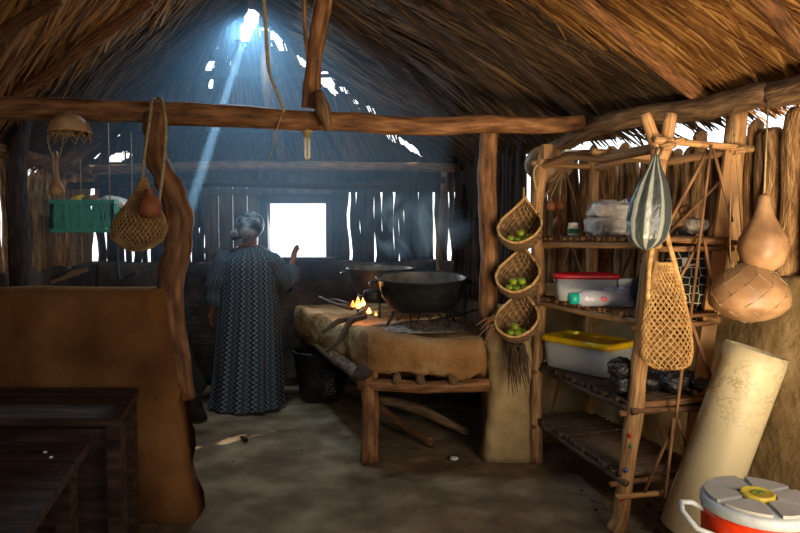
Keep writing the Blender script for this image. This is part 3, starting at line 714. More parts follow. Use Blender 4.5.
pl = MB().blob(P(418, 226, 5.0), (0.95, 0.45, 0.62), 1, 0, nu=20, nv=12)
volume('smoke_plume', pl, 16.0, (0.42, 0.70, 1.0), 0.1, 'blue smoke wisps rising from the fire behind the big pot', True, 3.5, 0.45, 0.75)

# ------------------------------------------------------------------ hearth
def zsurf(X, Y): return 0.80
hearth = thing('clay_hearth', 'raised clay covered cooking hearth on a timber frame under the black pots', 'hearth', (0.0, 4.8, 0.0))
outl = catmull([(-0.20, 3.93, 0), (0.2, 3.90, 0), (0.54, 3.93, 0), (0.58, 4.4, 0), (0.45, 5.2, 0), (0.36, 5.88, 0), (-0.3, 5.9, 0), (-0.82, 5.88, 0), (-0.98, 5.72, 0), (-0.82, 5.3, 0), (-0.5, 4.65, 0), (-0.3, 4.15, 0), (-0.20, 3.93, 0)], 6)[:-1]
cc = Vector((-0.15, 4.9, 0)); rings = []
for z, sc_ in [(0.53, 0.93), (0.545, 0.985), (0.60, 1.0), (0.70, 1.005), (0.765, 0.99), (0.79, 0.965), (0.80, 0.93), (0.80, 0.8), (0.79, 0.6), (0.785, 0.4), (0.785, 0.2), (0.785, 0.05)]:
    ring = []
    for p in outl:
        q = cc + (p-cc)*sc_; q.z = z
        q += Vector((0, 0, 0.03*noise.fractal(q*2.2, 1, 2, 5))) + (p-cc).normalized()*0.035*noise.fractal(q*4, 1, 2, 4)*(1 if sc_ > 0.9 else 0)
        if z < 0.56: q.z += 0.09*noise.fractal(q*8, 1, 2, 4)
        ring.append(q)
    rings.append(ring)
MB().loft(rings).build('clay_top', 'adobe_h', hearth)
def part(parent, name, mat, pts, r, **kw): return log(pts, r, **kw).build(name, mat, parent)
part(hearth, 'leg', 'redbark', [(-0.20, 3.93, 0), (-0.19, 3.94, 0.3), (-0.21, 3.95, 0.57)], [0.062, 0.055, 0.065], rough=0.25)
part(hearth, 'leg', 'soot', [(-0.86, 5.6, 0), (-0.85, 5.6, 0.55)], 0.05)
part(hearth, 'frame_log', 'redbark', [(-0.27, 3.93, 0.50), (0.15, 3.91, 0.485), (0.57, 3.93, 0.49)], 0.042, rough=0.25)
part(hearth, 'frame_log', 'greylog', [(-0.2, 3.9, 0.52), (-0.55, 4.8, 0.53), (-0.9, 5.75, 0.54)], [0.05, 0.04])
for x in (-0.02, 0.13, 0.34): part(hearth, 'joist', 'greylog', [(x, 3.86, 0.535), (x-0.05, 5.7, 0.54)], 0.028)
MB().blob((-0.235, 3.93, 0.56), (0.13, 0.14, 0.1), 0.9, 0.05, 9).build('clay_lump', 'adobe_k', hearth)
ashb = MB(); c = P(425, 326, 4.42)
tag(MB().blob((c.x, c.y, 0.795), (0.75, 0.6, 0.05), 1, 0.03, 14, 40, 10).build('ash_bed', 'ash', smooth=False), 'grey ash and embers bed spread under the big pot', 'ash', kind='stuff')

def big_pot(c, r, h, tilt, nm, label, lid_h=0.0):
    t = thing(nm, label, 'cooking pot', (c.x, c.y, c.z))
    R_ = Matrix.Rotation(tilt, 3, 'X')
    prof = [(0.02, -h), (r*0.45, -h*0.99), (r*0.72, -h*0.86), (r*0.88, -h*0.55), (r*0.95, -h*0.2), (r*0.99, 0), (r*1.03, 0.008), (r*1.03, 0.018), (r*0.985, 0.016), (r*0.96, 0.0)]
    MB().lathe(c, prof, 40, (True, False), R_).build('body', 'iron', t)
    MB().lathe(c, [(r*0.965, 0.012), (r*0.93, -h*0.2), (r*0.86, -h*0.45), (r*0.7, -h*0.62), (0.01, -h*0.66)], 40, (False, True), R_).build('inner_wall', 'potin', t)
    for s in (-1, 1):
        a = c + R_ @ Vector((s*r*0.98, -0.05, -0.02)); b_ = c + R_ @ Vector((s*r*0.98, 0.05, -0.02)); o = Vector((s*0.05, 0, -0.01))
        MB().tube(catmull([a, a+o, b_+o, b_], 4), 0.009, 6).build('handle', 'iron', t)
    return t
c = P(422, 280, 4.45); c.z = 1.135
pot1 = big_pot(c, 0.325, 0.235, 0.07, 'cooking_pot', 'large wide black cooking pot on an iron stand over the ashes')
# flat lug on the left of the big pot
MB().blob(c + Vector((-0.36, -0.06, -0.115)), (0.12, 0.10, 0.10), 0.7, 0.01).build('side_lug', 'iron', pot1)
st = thing('pot_stand', 'low black iron pot stand with splayed hairpin legs under the large pot', 'pot stand', (c.x, c.y, 0.8))
rg = [c + Vector((0.2*math.cos(a), 0.2*math.sin(a), -0.222)) for a in [2*PI*i/24 for i in range(25)]]
MB().tube(rg, 0.008, 6).build('ring', 'wire', st)
for k in range(6):
    a = 2*PI*k/6 + 0.25; t0 = c + Vector((0.2*math.cos(a-0.2), 0.2*math.sin(a-0.2), -0.222)); t1 = c + Vector((0.2*math.cos(a+0.2), 0.2*math.sin(a+0.2), -0.222))
    b_ = Vector((c.x + 0.27*math.cos(a), c.y + 0.27*math.sin(a), 0.79))
    MB().tube([t0, b_, t1], 0.0075, 5).build('leg', 'wire', st)
c2 = P(381, 271, 5.15); c2.z = 1.165
pot2 = big_pot(c2, 0.28, 0.22, 0.03, 'cooking_pot', 'smaller black cooking pot over the flames, half hidden behind the large pot')
st2 = thing('pot_stand', 'black iron ring stand carrying the rear pot above the fire', 'pot stand', (c2.x, c2.y, 0.8))
MB().tube([c2 + Vector((0.19*math.cos(a), 0.19*math.sin(a), -0.212)) for a in [2*PI*i/20 for i in range(21)]], 0.008, 6).build('ring', 'wire', st2)
for k in range(3):
    a = 2*PI*k/3 + 0.5
    MB().tube([c2 + Vector((0.19*math.cos(a), 0.19*math.sin(a), -0.212)), Vector((c2.x + 0.24*math.cos(a), c2.y + 0.24*math.sin(a), 0.79))], 0.009, 5).build('leg', 'wire', st2)

def mat_fire():
    m = bpy.data.materials.new('flame'); m.use_nodes = True; nt = m.node_tree; nt.nodes.clear()
    out = N(nt, 'ShaderNodeOutputMaterial'); e = N(nt, 'ShaderNodeEmission'); e.inputs[1].default_value = 5
    n = N(nt, 'ShaderNodeTexNoise'); n.inputs['Scale'].default_value = 24; L(nt, coords(nt, 'Object', (1, 1, 0.5)), n.inputs[0])
    L(nt, ramp(nt, n.outputs[0], [(0.38, (1, 0.16, 0.02)), (0.6, (1, 0.55, 0.18))]), e.inputs[0]); L(nt, e.outputs[0], out.inputs[0]); return m
M['flame'] = mat_fire()
fire = thing('fire', 'small bright orange fire burning at left side of the pots', 'fire', tuple(P(360, 308, 4.75)))
for px, py, sz, h in ((358, 303, 0.07, 0.11), (363, 302, 0.045, 0.08), (353, 304, 0.04, 0.06), (369, 311, 0.05, 0.055), (376, 314, 0.03, 0.03)):
    sz *= .75; h *= .8
    q = P(px, py, 4.75 if py < 308 else 4.55); q.z = max(q.z, 0.83 + h*0.3)
    MB().lathe((q.x, q.y, q.z-h/2), [(0.004, 0), (sz*0.45, h*0.15), (sz*0.5, h*0.35), (sz*0.3, h*0.7), (0.003, h*1.05)], 12, rough=0.7).build('flame', 'flame', fire)
lamp('POINT', 'fire_glow', tuple(P(358, 298, 4.70)), (0, 0, 0), 2.5, (1.0, 0.42, 0.12), shadow_soft_size=0.05)

GF = 'firewood sticks feeding the fire'
def branch(pxs, r, label, grp=GF, mat='darkstick', name='firewood_stick', **kw):
    return tag(log([P(*q) for q in pxs], r, 5, 8, 0.012, rough=0.3, **kw).build(name, mat), label, 'stick', grp)
branch([(368, 310, 4.6), (352, 318, 4.5), (338, 321, 4.42), (323, 332, 4.35)], [0.02, 0.022, 0.014], 'curved firewood stick poking left out of the fire, uppermost')
branch([(366, 316, 4.5), (350, 322, 4.4), (341, 338, 4.3), (327, 352, 4.25)], [0.018, 0.024, 0.014], 'dark branch drooping over the left edge of the hearth')
branch([(352, 309, 4.9), (330, 303, 5.1), (320, 297, 5.3)], [0.014, 0.01], 'thin twig lying on hearth behind the flames')
branch([(350, 304, 5.1), (336, 300, 5.3), (322, 301, 5.4)], [0.012, 0.008], 'thin twig at rear left corner of hearth')
branch([(430, 322, 4.5), (455, 315, 4.7), (479, 309, 4.85)], [0.012, 0.009], 'long thin stick lying right of the iron pot stand')
branch([(392, 326, 4.35), (410, 322, 4.5), (428, 326, 4.4)], [0.012, 0.01], 'charred stick lying beneath the large pot')
GL = 'logs stored under the hearth'
branch([(378, 400, 4.75), (402, 404, 4.7), (430, 414, 4.55), (468, 432, 4.38)], [0.035, 0.04, 0.03], 'long knotty log slanting under the hearth', GL, 'greylog', 'log')
branch([(377, 404, 4.6), (400, 424, 4.45), (433, 442, 4.15)], [0.032, 0.03], 'short rough log lying in front of the long one under hearth', GL, 'bark', 'log')
branch([(395, 398, 5.2), (440, 400, 5.1), (480, 404, 5.0)], [0.03, 0.025], 'dark log at the back beneath the hearth', GL, 'soot', 'log')

# ------------------------------------------------------------------ woman
BX, BY = -1.27, 5.2
woman = thing('person', 'person in long dark zigzag striped robe and head scarf facing the window, seen from behind', 'person', (BX, BY, 0))
def skin_mesh(name, J, E, mat, parent, root, sub=2):
    idx = {k: i for i, k in enumerate(J)}
    me = bpy.data.meshes.new(name + '_src'); me.from_pydata([Vector(J[k][0]) for k in J], [(idx[a], idx[b]) for a, b in E], [])
    o = bpy.data.objects.new(name + '_src', me); COL.objects.link(o)
    md = o.modifiers.new('skin', 'SKIN'); md.use_smooth_shade = True
    sl = me.skin_vertices[0].data if me.skin_vertices else None
    if sl is None:
        me.attributes  # skin layer is made by the modifier UI only; fall back to bmesh
    bm_ = __import__('bmesh').new(); bm_.from_mesh(me); ly = bm_.verts.layers.skin.verify(); bm_.verts.ensure_lookup_table()
    for k, i in idx.items():
        r = J[k][1]; r = r if isinstance(r, tuple) else (r, r)
        bm_.verts[i][ly].radius = r; bm_.verts[i][ly].use_root = (k == root)
    bm_.to_mesh(me); bm_.free()
    ss = o.modifiers.new('sub', 'SUBSURF'); ss.levels = sub; ss.render_levels = sub
    dg = bpy.context.evaluated_depsgraph_get(); ev = o.evaluated_get(dg)
    nm = bpy.data.meshes.new_from_object(ev, depsgraph=dg); nm.name = name
    nm.materials.clear(); nm.materials.append(M[mat]); nm.polygons.foreach_set('use_smooth', [True]*len(nm.polygons))
    bpy.data.objects.remove(o); r = bpy.data.objects.new(name, nm); COL.objects.link(r); r.parent = parent; return r
J = {'pelvis': ((0, 0, .86), (.13, .11)), 'waist': ((0, 0, 1.0), (.12, .10)), 'chest': ((0, 0, 1.17), (.13, .10)), 'upper': ((0, 0, 1.27), (.09, .08)), 'neck': ((0, .01, 1.36), .05), 'jaw': ((0.01, .03, 1.43), (.06, .07)), 'head': ((0.01, .03, 1.50), (.078, .09)), 'crown': ((0.01, .02, 1.56), (.055, .065)),
     'nose': ((0.015, .125, 1.475), .012), 'chin': ((0.012, .10, 1.425), .025)}
E_ = [('pelvis', 'waist'), ('waist', 'chest'), ('chest', 'upper'), ('upper', 'neck'), ('neck', 'jaw'), ('jaw', 'head'), ('head', 'crown'), ('head', 'nose'), ('jaw', 'chin')]
for s, nm, el, wr_, hd in ((-1, 'l', (-.27, -.01, 1.03), (-.315, .02, .82), (-.325, .03, .755)), (1, 'r', (.29, .06, 1.04), (.335, .2, 1.22), (.345, .225, 1.285))):
    J['sh'+nm] = ((s*.165, 0, 1.285), .052); J['el'+nm] = (el, .037); J['wr'+nm] = (wr_, .025); J['pa'+nm] = (hd, (.036, .018))
    E_ += [('upper', 'sh'+nm), ('sh'+nm, 'el'+nm), ('el'+nm, 'wr'+nm), ('wr'+nm, 'pa'+nm)]
    d = (Vector(hd)-Vector(wr_)).normalized(); side = Vector((0.3, 1, 0)); side = (side - d*side.dot(d)).normalized(); nn = d.cross(side)
    for f in range(4):
        b0 = Vector(hd) + side*(f-1.5)*0.019 + d*0.022; ln = [0.055, 0.065, 0.062, 0.048][f]
        J[f'f{nm}{f}a'] = (tuple(b0), .0095); J[f'f{nm}{f}b'] = (tuple(b0 + d*ln*0.55 + nn*0.008*-s), .0085); J[f'f{nm}{f}c'] = (tuple(b0 + d*ln*0.95 + nn*0.026*-s), .0075)
        E_ += [('pa'+nm, f'f{nm}{f}a'), (f'f{nm}{f}a', f'f{nm}{f}b'), (f'f{nm}{f}b', f'f{nm}{f}c')]
    tb = Vector(wr_) + d*0.02 + side*0.03*s; J[f't{nm}a'] = (tuple(tb), .011); J[f't{nm}b'] = (tuple(tb + d*0.035 + side*0.025*s), .009)
    E_ += [('wr'+nm, f't{nm}a'), (f't{nm}a', f't{nm}b')]
    J['hi'+nm] = ((s*.09, 0, .82), .09); J['kn'+nm] = ((s*.09, .02, .46), .058); J['an'+nm] = ((s*.09, 0, .075), .036); J['to'+nm] = ((s*.1, .13, .028), (.034, .024))
    E_ += [('pelvis', 'hi'+nm), ('hi'+nm, 'kn'+nm), ('kn'+nm, 'an'+nm), ('an'+nm, 'to'+nm)]
skin_mesh('body', J, E_, 'skin', woman, 'pelvis')
O = Vector((BX, BY, 0))
for s in (-1, 1):
    MB().blob(O + Vector((0.012 + s*0.032, 0.108, 1.50)), (.024, .02, .018)).build('eye', 'white', woman)
    MB().blob(O + Vector((0.01 + s*0.088, 0.025, 1.485)), (.016, .03, .05), 1, 0.004).build('ear', 'skin', woman)
MB().blob(O + Vector((0.013, 0.115, 1.445)), (.045, .014, .016)).build('lips', 'clay', woman)
km = MB(); rings = []
tab_a = [(0.012, .31), (.1, .30), (.3, .285), (.6, .265), (.85, .25), (1.0, .235), (1.15, .235), (1.24, .225), (1.30, .18), (1.335, .125), (1.35, .105)]
tab_b = [(0.012, .25), (.3, .22), (.7, .185), (1.0, .165), (1.2, .15), (1.28, .12), (1.33, .09), (1.35, .078)]
for i in range(46):
    z = 1.35 - (1.35-0.012)*i/45; a, b_ = interp(tab_a, z), interp(tab_b, z); ring = []
    for j in range(90):
        th = 2*PI*j/90; fold = min(1, max(0, (1.3-z)))
        q = 1 + 0.055*fold*math.sin(th*11 + 2*noise.noise(Vector((z*1.2, 3, 0)))) + 0.04*fold*noise.noise(Vector((math.cos(th)*2.5, math.sin(th)*2.5, z*1.5)))
        ring.append(O + Vector((a*q*math.cos(th) - 0.035*max(0, 0.9-z) , b_*q*math.sin(th) - 0.01, z + (0.02*math.cos(th-0.5) if i < 3 else 0))))
    rings.append(ring)
km.loft(rings, (False, False))
def sleeve(pts, rs):
    km.tube(catmull([O+Vector(p) for p in pts], 6), [interp([(k/(len(rs)-1), v) for k, v in enumerate(rs)], i/(6*(len(pts)-1))) for i in range(6*(len(pts)-1)+1)], 22, 0.25, (False, False), 3)
sleeve([(-.10, 0, 1.29), (-.19, -.01, 1.22), (-.25, -.02, 1.05), (-.275, 0, .88)], [.06, .095, .10, .105])
sleeve([(.10, 0, 1.29), (.19, .0, 1.22), (.265, .04, 1.09), (.295, .09, 1.02)], [.06, .09, .085, .07])
sleeve([(.285, .05, 1.02), (.315, .12, 1.08), (.335, .18, 1.16)], [.085, .08, .075])
km.build('kaftan', 'kaftan', woman)
MB().loft([[O + Vector((0.01 + 0.108*math.cos(t)*k, 0.0 + 0.118*math.sin(t)*k + 0.0, z + 0.03*math.sin(t))) for t in [2*PI*j/28 for j in range(28)]] for k, z in ((0.85, 1.45), (1.04, 1.48), (1.12, 1.52), (1.1, 1.56), (0.9, 1.60), (0.5, 1.625), (0.05, 1.63))]).build('head_scarf', 'scarf', woman)
MB().blob(O + Vector((-0.075, -0.07, 1.445)), (.10, .07, .09), 1, .03, 9).build('scarf_knot', 'scarf', woman)
MB().tube([O + Vector((0.105*math.cos(t), -0.005 + 0.085*math.sin(t), 1.355 - 0.02*math.sin(t))) for t in [2*PI*j/24 for j in range(25)]], 0.006, 6).build('neck_trim', 'clay', woman)

# ------------------------------------------------------------------ clutter in the dark kitchen corners
ra = thing('wire_rack', 'dark wire rack leaning on the back wall left of the woman', 'rack', tuple(P(203, 350, 5.8)))
for i in range(9): MB().tube([P(188, 302+i*6, 5.82), P(216, 302+i*6, 5.82)], 0.005, 5).build('rod', 'wire', ra)
for x in (188, 216): MB().tube([P(x, 298, 5.82), (P(x, 354, 5.82).x, 5.82, 0.01)], 0.008, 5).build('side_bar', 'wire', ra)
q = P(190, 366, 4.75)
bnd = MB(); rings = []
for i in range(14):
    t = i/13; wd = lerp(0.16, 0.02, t)
    rings.append([Vector((q.x - 0.06 - 0.02*t + wd*math.cos(a)*1.1, 4.8 + wd*0.6*math.sin(a), 0.01 + 0.78*t)) + Vector((1, 1, 0))*0.05*noise.fractal(Vector((math.cos(a), math.sin(a), t*4)), 1, 2, 4) for a in [2*PI*j/20 for j in range(20)]])
tag(bnd.loft(rings).build('cloth_bundle', 'blackcloth'), 'dark pointed bundle of cloth standing behind end of the half wall', 'bundle')
q = P(318, 352, 5.45)
tag(MB().lathe((q.x, q.y, 0.0), [(.15, 0), (.19, .2), (.22, .42), (.235, .43), (.22, .44), (.19, .4), (.15, .05), (0.0, .04)], 28).build('basin', 'black'), 'black plastic basin on floor between the woman and the hearth', 'basin')
q = P(333, 335, 5.75)
tag(MB().blob((q.x+0.02, 5.66, 0.17), (.22, .2, .34), .8, .05, 6).build('sack', 'blackcloth'), 'dark sack slumped by the back wall left of the hearth', 'sack')
tag(MB().lathe((-0.62, 5.36, 0.0), [(.09, 0), (.10, .12), (.085, .26), (.03, .30), (.03, .33)], 20).build('jerrycan', 'black'), 'dark round jug on floor against left edge of the hearth', 'jug')

# ------------------------------------------------------------------ tables at left
def table(name, x0, x1, ya, yb, z, th, label, mat, leg_in=0.05, panel=None, skew=0.0):
    t = thing(name, label, 'table', ((x0+x1)/2, (ya+yb)/2, 0))
    n = 3
    m = MB(); vs = [(x0, ya, z-th), (x1, ya, z-th), (x1-skew, yb, z-th), (x0, yb, z-th), (x0, ya, z), (x1, ya, z), (x1-skew, yb, z), (x0, yb, z)]
    m.add(vs, [(0, 3, 2, 1), (4, 5, 6, 7), (0, 1, 5, 4), (1, 2, 6, 5), (2, 3, 7, 6), (3, 0, 4, 7)]).build('tabletop', mat, t, smooth=False)
    for lx, ly in ((x1-leg_in, ya+leg_in), (x1-skew-leg_in, yb-leg_in), (x0+leg_in, ya+leg_in), (x0+leg_in, yb-leg_in)):
        MB().box((lx, ly, (z-th)/2), (0.055, 0.055, z-th)).build('leg', mat, t, smooth=False)
    return t
t1 = table('wooden_table', -2.45, -1.13, 2.47, 2.98, 0.71, 0.03, 'dark wooden table with panelled front pushed against the half wall', 'board', 0.035, skew=0.14)
MB().box((-1.8, 2.54, 0.36), (1.22, 0.02, 0.62)).build('front_panel', 'board', t1, smooth=False)
for z in (0.62, 0.1): MB().box((-1.8, 2.522, z), (1.22, 0.02, 0.07)).build('rail', 'board', t1, smooth=False)
t2 = table('wooden_bench_table', -1.9, -0.97, 1.55, 2.3, 0.675, 0.035, 'dark worn wooden table in the lower left corner of the view', 'board', 0.06, skew=0.2)
for px, py in ((42, 457), (56, 461)):
    q = P(px, py, 2.15)
    tag(MB().blob((q.x, 2.17 if px < 50 else 2.12, 0.679), (0.014, 0.010, 0.008)).build('crumb', 'white'), 'tiny white crumb on the corner table' + (', left one' if px < 50 else ', right one'), 'crumb', 'crumbs on the corner table')

# ------------------------------------------------------------------ things hanging at left
def net(m, fn, ncol, nrow, r, v0=0.0, v1=1.0):
    pt = lambda i, j: fn((j + 0.5*(i % 2))/ncol, lerp(v0, v1, i/nrow))
    for i in range(nrow):
        for j in range(ncol):
            a = pt(i, j)
            for dj in ((0, -1) if i % 2 == 0 else (0, 1)):
                m.tube([a, pt(i+1, j+dj)], r, 3, cap=(False, False))
    return m
def bagfn(c, prof, sx=1, sy=1):
    return lambda u, v: Vector(c) + Vector((interp(prof, v)*math.cos(2*PI*u)*sx, interp(prof, v)*math.sin(2*PI*u)*sy, 0))
Y = 3.02
nb1 = thing('net_bag', 'brown knitted net bag with clay bottle hanging from the cross beam', 'net bag', tuple(P(137, 250, Y)))
ct, cb = P(144, 178, Y), P(137, 251, Y); H = ct.z - cb.z
pr = [(0, .015), (.05, .075), (.16, .122), (.3, .132), (.46, .115), (.65, .07), (.85, .03), (1, .014)]
cen = lambda v: cb.lerp(ct, v)
f1 = lambda u, v: cen(v) + Vector((interp(pr, v)*math.cos(2*PI*u), 0.8*interp(pr, v)*math.sin(2*PI*u), 0.01*noise.noise(Vector((u*9, v*5, 0)))))
MB().loft([[f1(j/30, i/16) for j in range(30)] for i in range(17)], (True, False)).build('knitted_body', 'netcloth', nb1)
net(MB(), lambda u, v: cen(v) + (f1(u, v)-cen(v))*1.02, 34, 22, 0.0019).build('mesh_cords', 'cord', nb1, smooth=False)
MB().tube(catmull([P(143, 184, Y), P(144, 160, Y+.02), P(149, 125, Y+.05), P(152, 101, 3.17), P(158, 100, 3.23)], 6), 0.008, 6).build('strap', 'rope', nb1)
MB().tube(catmull([P(157, 214, Y), P(162, 180, Y+.0), P(166, 130, Y+.02), P(162, 101, 3.13), P(156, 99, 3.23)], 6), 0.008, 6).build('strap', 'rope', nb1)
q = P(150, 218, 2.93)
tag(MB().lathe(q, [(.02, 0), (.045, .02), (.052, .05), (.045, .08), (.022, .105), (.018, .12), (.026, .135), (.02, .135)], 20).build('clay_bottle', 'clay'), 'small orange clay bottle sitting in the brown net bag', 'bottle')
# half gourd with macrame rim
c = P(70, 132, 2.98)
gb = thing('gourd_bowl', 'upturned half gourd with zigzag cord fringe hanging from left end of beam', 'gourd bowl', tuple(c))
MB().lathe(c, [(.093, 0), (.092, .02), (.078, .05), (.05, .075), (.02, .085), (.003, .086)], 28, (False, True)).build('shell', 'gourd', gb)
MB().tube([c + Vector((.093*math.cos(a), .093*math.sin(a), 0)) for a in [2*PI*i/28 for i in range(29)]], .005, 5).build('rim', 'cord', gb)
zz = [c + Vector((.09*math.cos(a), .09*math.sin(a), -0.045 if i % 2 else -.003)) for i, a in enumerate([2*PI*i/24 for i in range(25)])]
MB().tube(zz, .003, 4).build('zigzag_fringe', 'cord', gb)
MB().tube([c + Vector((0, 0, .085)), P(70, 108, 3.13)], .003, 4).build('string', 'rope', gb)
c = P(57, 197, 3.0)
hg = thing('hanging_gourd', 'little long necked brown gourd on cords below the gourd bowl', 'gourd', tuple(c))
MB().lathe(c, [(.003, 0), (.028, .008), (.038, .03), (.03, .055), (.014, .08), (.009, .14), (.008, .22)], 18, rough=0.1).build('shell', 'gourd', hg)
for dx in (-.008, .012): MB().tube(catmull([c + Vector((dx, 0, .21)), P(56 + dx*200, 160, 3.0), P(54 + dx*800, 136, 3.0), P(62, 112, 3.1)], 4), .0025, 4).build('cord', 'rope', hg)
# green crate
Yc = 4.75; a0 = P(52, 232, Yc); a1 = P(112, 200, Yc); cw, ch, cdp = a1.x-a0.x, a1.z-a0.z, 0.42
cr = thing('plastic_crate', 'green lattice plastic crate hung on ropes in the back left corner', 'crate', ((a0.x+a1.x)/2, Yc+cdp/2, a0.z))
def lattice(o, ex, ln, h, nx):
    m = MB(); ex = Vector(ex)
    for i in range(nx+1):
        m.box(o + ex*(ln*i/nx) + Vector((0, 0, h/2)), (0.018, 0.018, h))
    for z in (0.0, h*0.9): m.box(o + ex*(ln/2) + Vector((0, 0, z + h*0.05)), (abs(ex.x)*ln + 0.02, abs(ex.y)*ln + 0.02, h*0.12))
    for i in range(nx):
        for k in range(4):
            for s in (0, 1):
                p0 = o + ex*(ln*(i + k/4)/nx) + Vector((0, 0, h*(0.1 if s else 0.9))); p1 = o + ex*(ln*(i + (k+1)/4)/nx) + Vector((0, 0, h*(0.9 if s else 0.1)))
                m.tube([p0, p1], 0.005, 4)
    return m
lattice(a0.copy(), (1, 0, 0), cw, ch, 4).build('side_panel', 'crate', cr, smooth=False)
lattice(a0 + Vector((0, cdp, 0)), (1, 0, 0), cw, ch, 4).build('side_panel', 'crate', cr, smooth=False)
lattice(a0.copy(), (0, 1, 0), cdp, ch, 3).build('end_panel', 'crate', cr, smooth=False)
lattice(a0 + Vector((cw, 0, 0)), (0, 1, 0), cdp, ch, 3).build('end_panel', 'crate', cr, smooth=False)
MB().box(a0 + Vector((cw/2, cdp/2, 0.01)), (cw, cdp, 0.015)).build('base', 'crate', cr, smooth=False)
for dx in (0.02, cw-0.02):
    for dy in (0.01, cdp-0.01):
        p = a0 + Vector((dx, dy, ch)); tp = Vector((p.x, p.y, 2.08 if dx < .1 else 2.3)); MB().tube([p, tp], 0.004, 4).build('rope', 'rope', cr)
for i, (px, mt, lb) in enumerate(((72, 'yellow', 'dull yellow cup lying on top of the green crate'), (84, 'clay', 'small tan cup lying on top of green crate'))):
    q = P(px, 200, Yc+.12); q.z = a1.z - 0.02
    ax = Matrix.Rotation(1.4, 3, 'Y')
    tag(MB().lathe(q + Vector((0, 0, .02)), [(.028, 0), (.036, .09), (.03, .09), (.024, .01)], 16, (True, True), ax).build('cup', mt), lb, 'cup', 'cups on the crate')
q = P(112, 204, Yc+.15)
tag(MB().blob(q, (.24, .16, .12), .8, .03, 7).build('wrapped_bundle', 'wrap'), 'pale shiny wrapped bundle at right end of green crate', 'bundle')
tag(MB().tube(catmull([P(117, 236, 4.9), P(118, 270, 4.9), P(121, 280, 4.9), P(128, 276, 4.88), P(136, 272, 4.86)], 5), 0.012, 6).build('iron_hook', 'wire'), 'black iron hook hanging on a wire right of green crate', 'hook')
tag(MB().tube([P(117, 236, 4.9), P(117, 186, 5.2)], 0.003, 4).build('wire', 'wire'), 'thin wire holding the black iron hook', 'wire')
tag(MB().box(P(66, 276, 5.1), (0.34, 0.3, 0.03), 0.5, Matrix.Rotation(0.5, 3, 'Z') @ Matrix.Rotation(-0.35, 3, 'Y')).build('plank', 'greylog', smooth=False), 'short grey plank slanting on mud wall below the green crate', 'plank')

# bulb and wires on the beam
q = P(307, 133, 3.42)
bl = thing('light_bulb', 'unlit white spiral bulb hanging below the middle of the cross beam', 'light bulb', tuple(q))
MB().lathe(q, [(.018, -.03), (.02, 0), (.034, .004), (.034, .012), (.012, .02), (.01, .03)], 18).build('socket', 'rope', bl)
m = MB()
for k in range(4):
    a = PI/4 + k*PI/2; o_ = Vector((.013*math.cos(a), .013*math.sin(a), 0)); m.tube([q + o_ + Vector((0, 0, -.03)), q + o_ + Vector((0, 0, -.13)), q + o_*.4 + Vector((0, 0, -.14))], .0085, 8)
m.build('glass_tubes', 'white', bl)
tag(MB().tube(catmull([P(262, -30, 3.3), P(266, 30, 3.3), P(269, 70, 3.28), P(278, 95, 3.27), P(284, 112, 3.3)], 6), [0.011]*13+[0.008]*12, 6).build('palm_strip', 'rope'), 'long pale palm strip dangling from the roof onto the beam', 'strip')
tag(MB().tube(catmull([P(283, 112, 3.3), P(275, 135, 3.32), P(272, 152, 3.3), P(266, 166, 3.3)], 5), 0.003, 4).build('thin_wire', 'rope'), 'thin pale wire hanging under the cross beam left of bulb', 'wire')

# ------------------------------------------------------------------ hanging baskets with limes
YB = 3.76
def basket(px, pyb, label, fringe=False, sc_=1.0):
    c = P(px, pyb, YB); h, r = 0.335*sc_, 0.135*sc_
    t = thing('hanging_basket', label, 'basket', tuple(c), 'woven hanging baskets with limes')
    prof = [(0, .01), (.05, .06), (.15, .105), (.3, .132), (.45, .135), (.6, .12), (.8, .07), (1, .012)]
    def fn(phi, v):
        back = 0.5 + 0.5*math.cos(phi - PI/2 + 0.35)                 # 1 at the back (+y), slightly to the right
        smax = 0.17 + 0.83*(back**1.1)
        s = v*smax; rr = interp(prof, s)*sc_
        return c + Vector((rr*math.cos(phi) + 0.04*s*s, rr*math.sin(phi)*0.85 + 0.05*s*s, h*s))
    n = 44
    MB().loft([[fn(2*PI*j/n, max(0.001, i/16)) for j in range(n)] for i in range(17)], (True, False)).build('woven_shell', 'basket', t)
    MB().tube([fn(2*PI*j/n, 1.0) for j in range(n+1)], 0.0085, 6, 0.3).build('braided_rim', 'cord', t)
    MB().tube([fn(PI/2, 1.0), fn(PI/2, 1.0) + Vector((0.0, 0.0, 0.07))], 0.006, 5).build('cord', 'rope', t)
    if fringe:
        m = MB()
        for i in range(34):
            a = random.uniform(0, 2*PI); b0 = c + Vector((.05*math.cos(a), .05*math.sin(a), .005)); e = b0 + Vector((random.gauss(0.02, .035), random.gauss(-0.02, .02), -random.uniform(.14, .34)))
            m.tube(catmull([b0, b0.lerp(e, .5) + Vector((random.gauss(0, .01), 0, 0)), e], 3), [.005]*3+[.0035]*3+[.001], 4)
        m.build('leaf_fringe', 'darkstick', t)
        m = MB()
        for i in range(9):
            b0 = c + Vector((-.10, 0, .12 + random.gauss(0, .02))); e = b0 + Vector((-random.uniform(.08, .17), -.03, random.uniform(-.16, -.02)))
            m.tube(catmull([b0, b0.lerp(e, .5) + Vector((0, 0, .03)), e], 3), [.004]*6+[.001], 4)
        m.build('loose_leaves', 'stick', t)
    return c
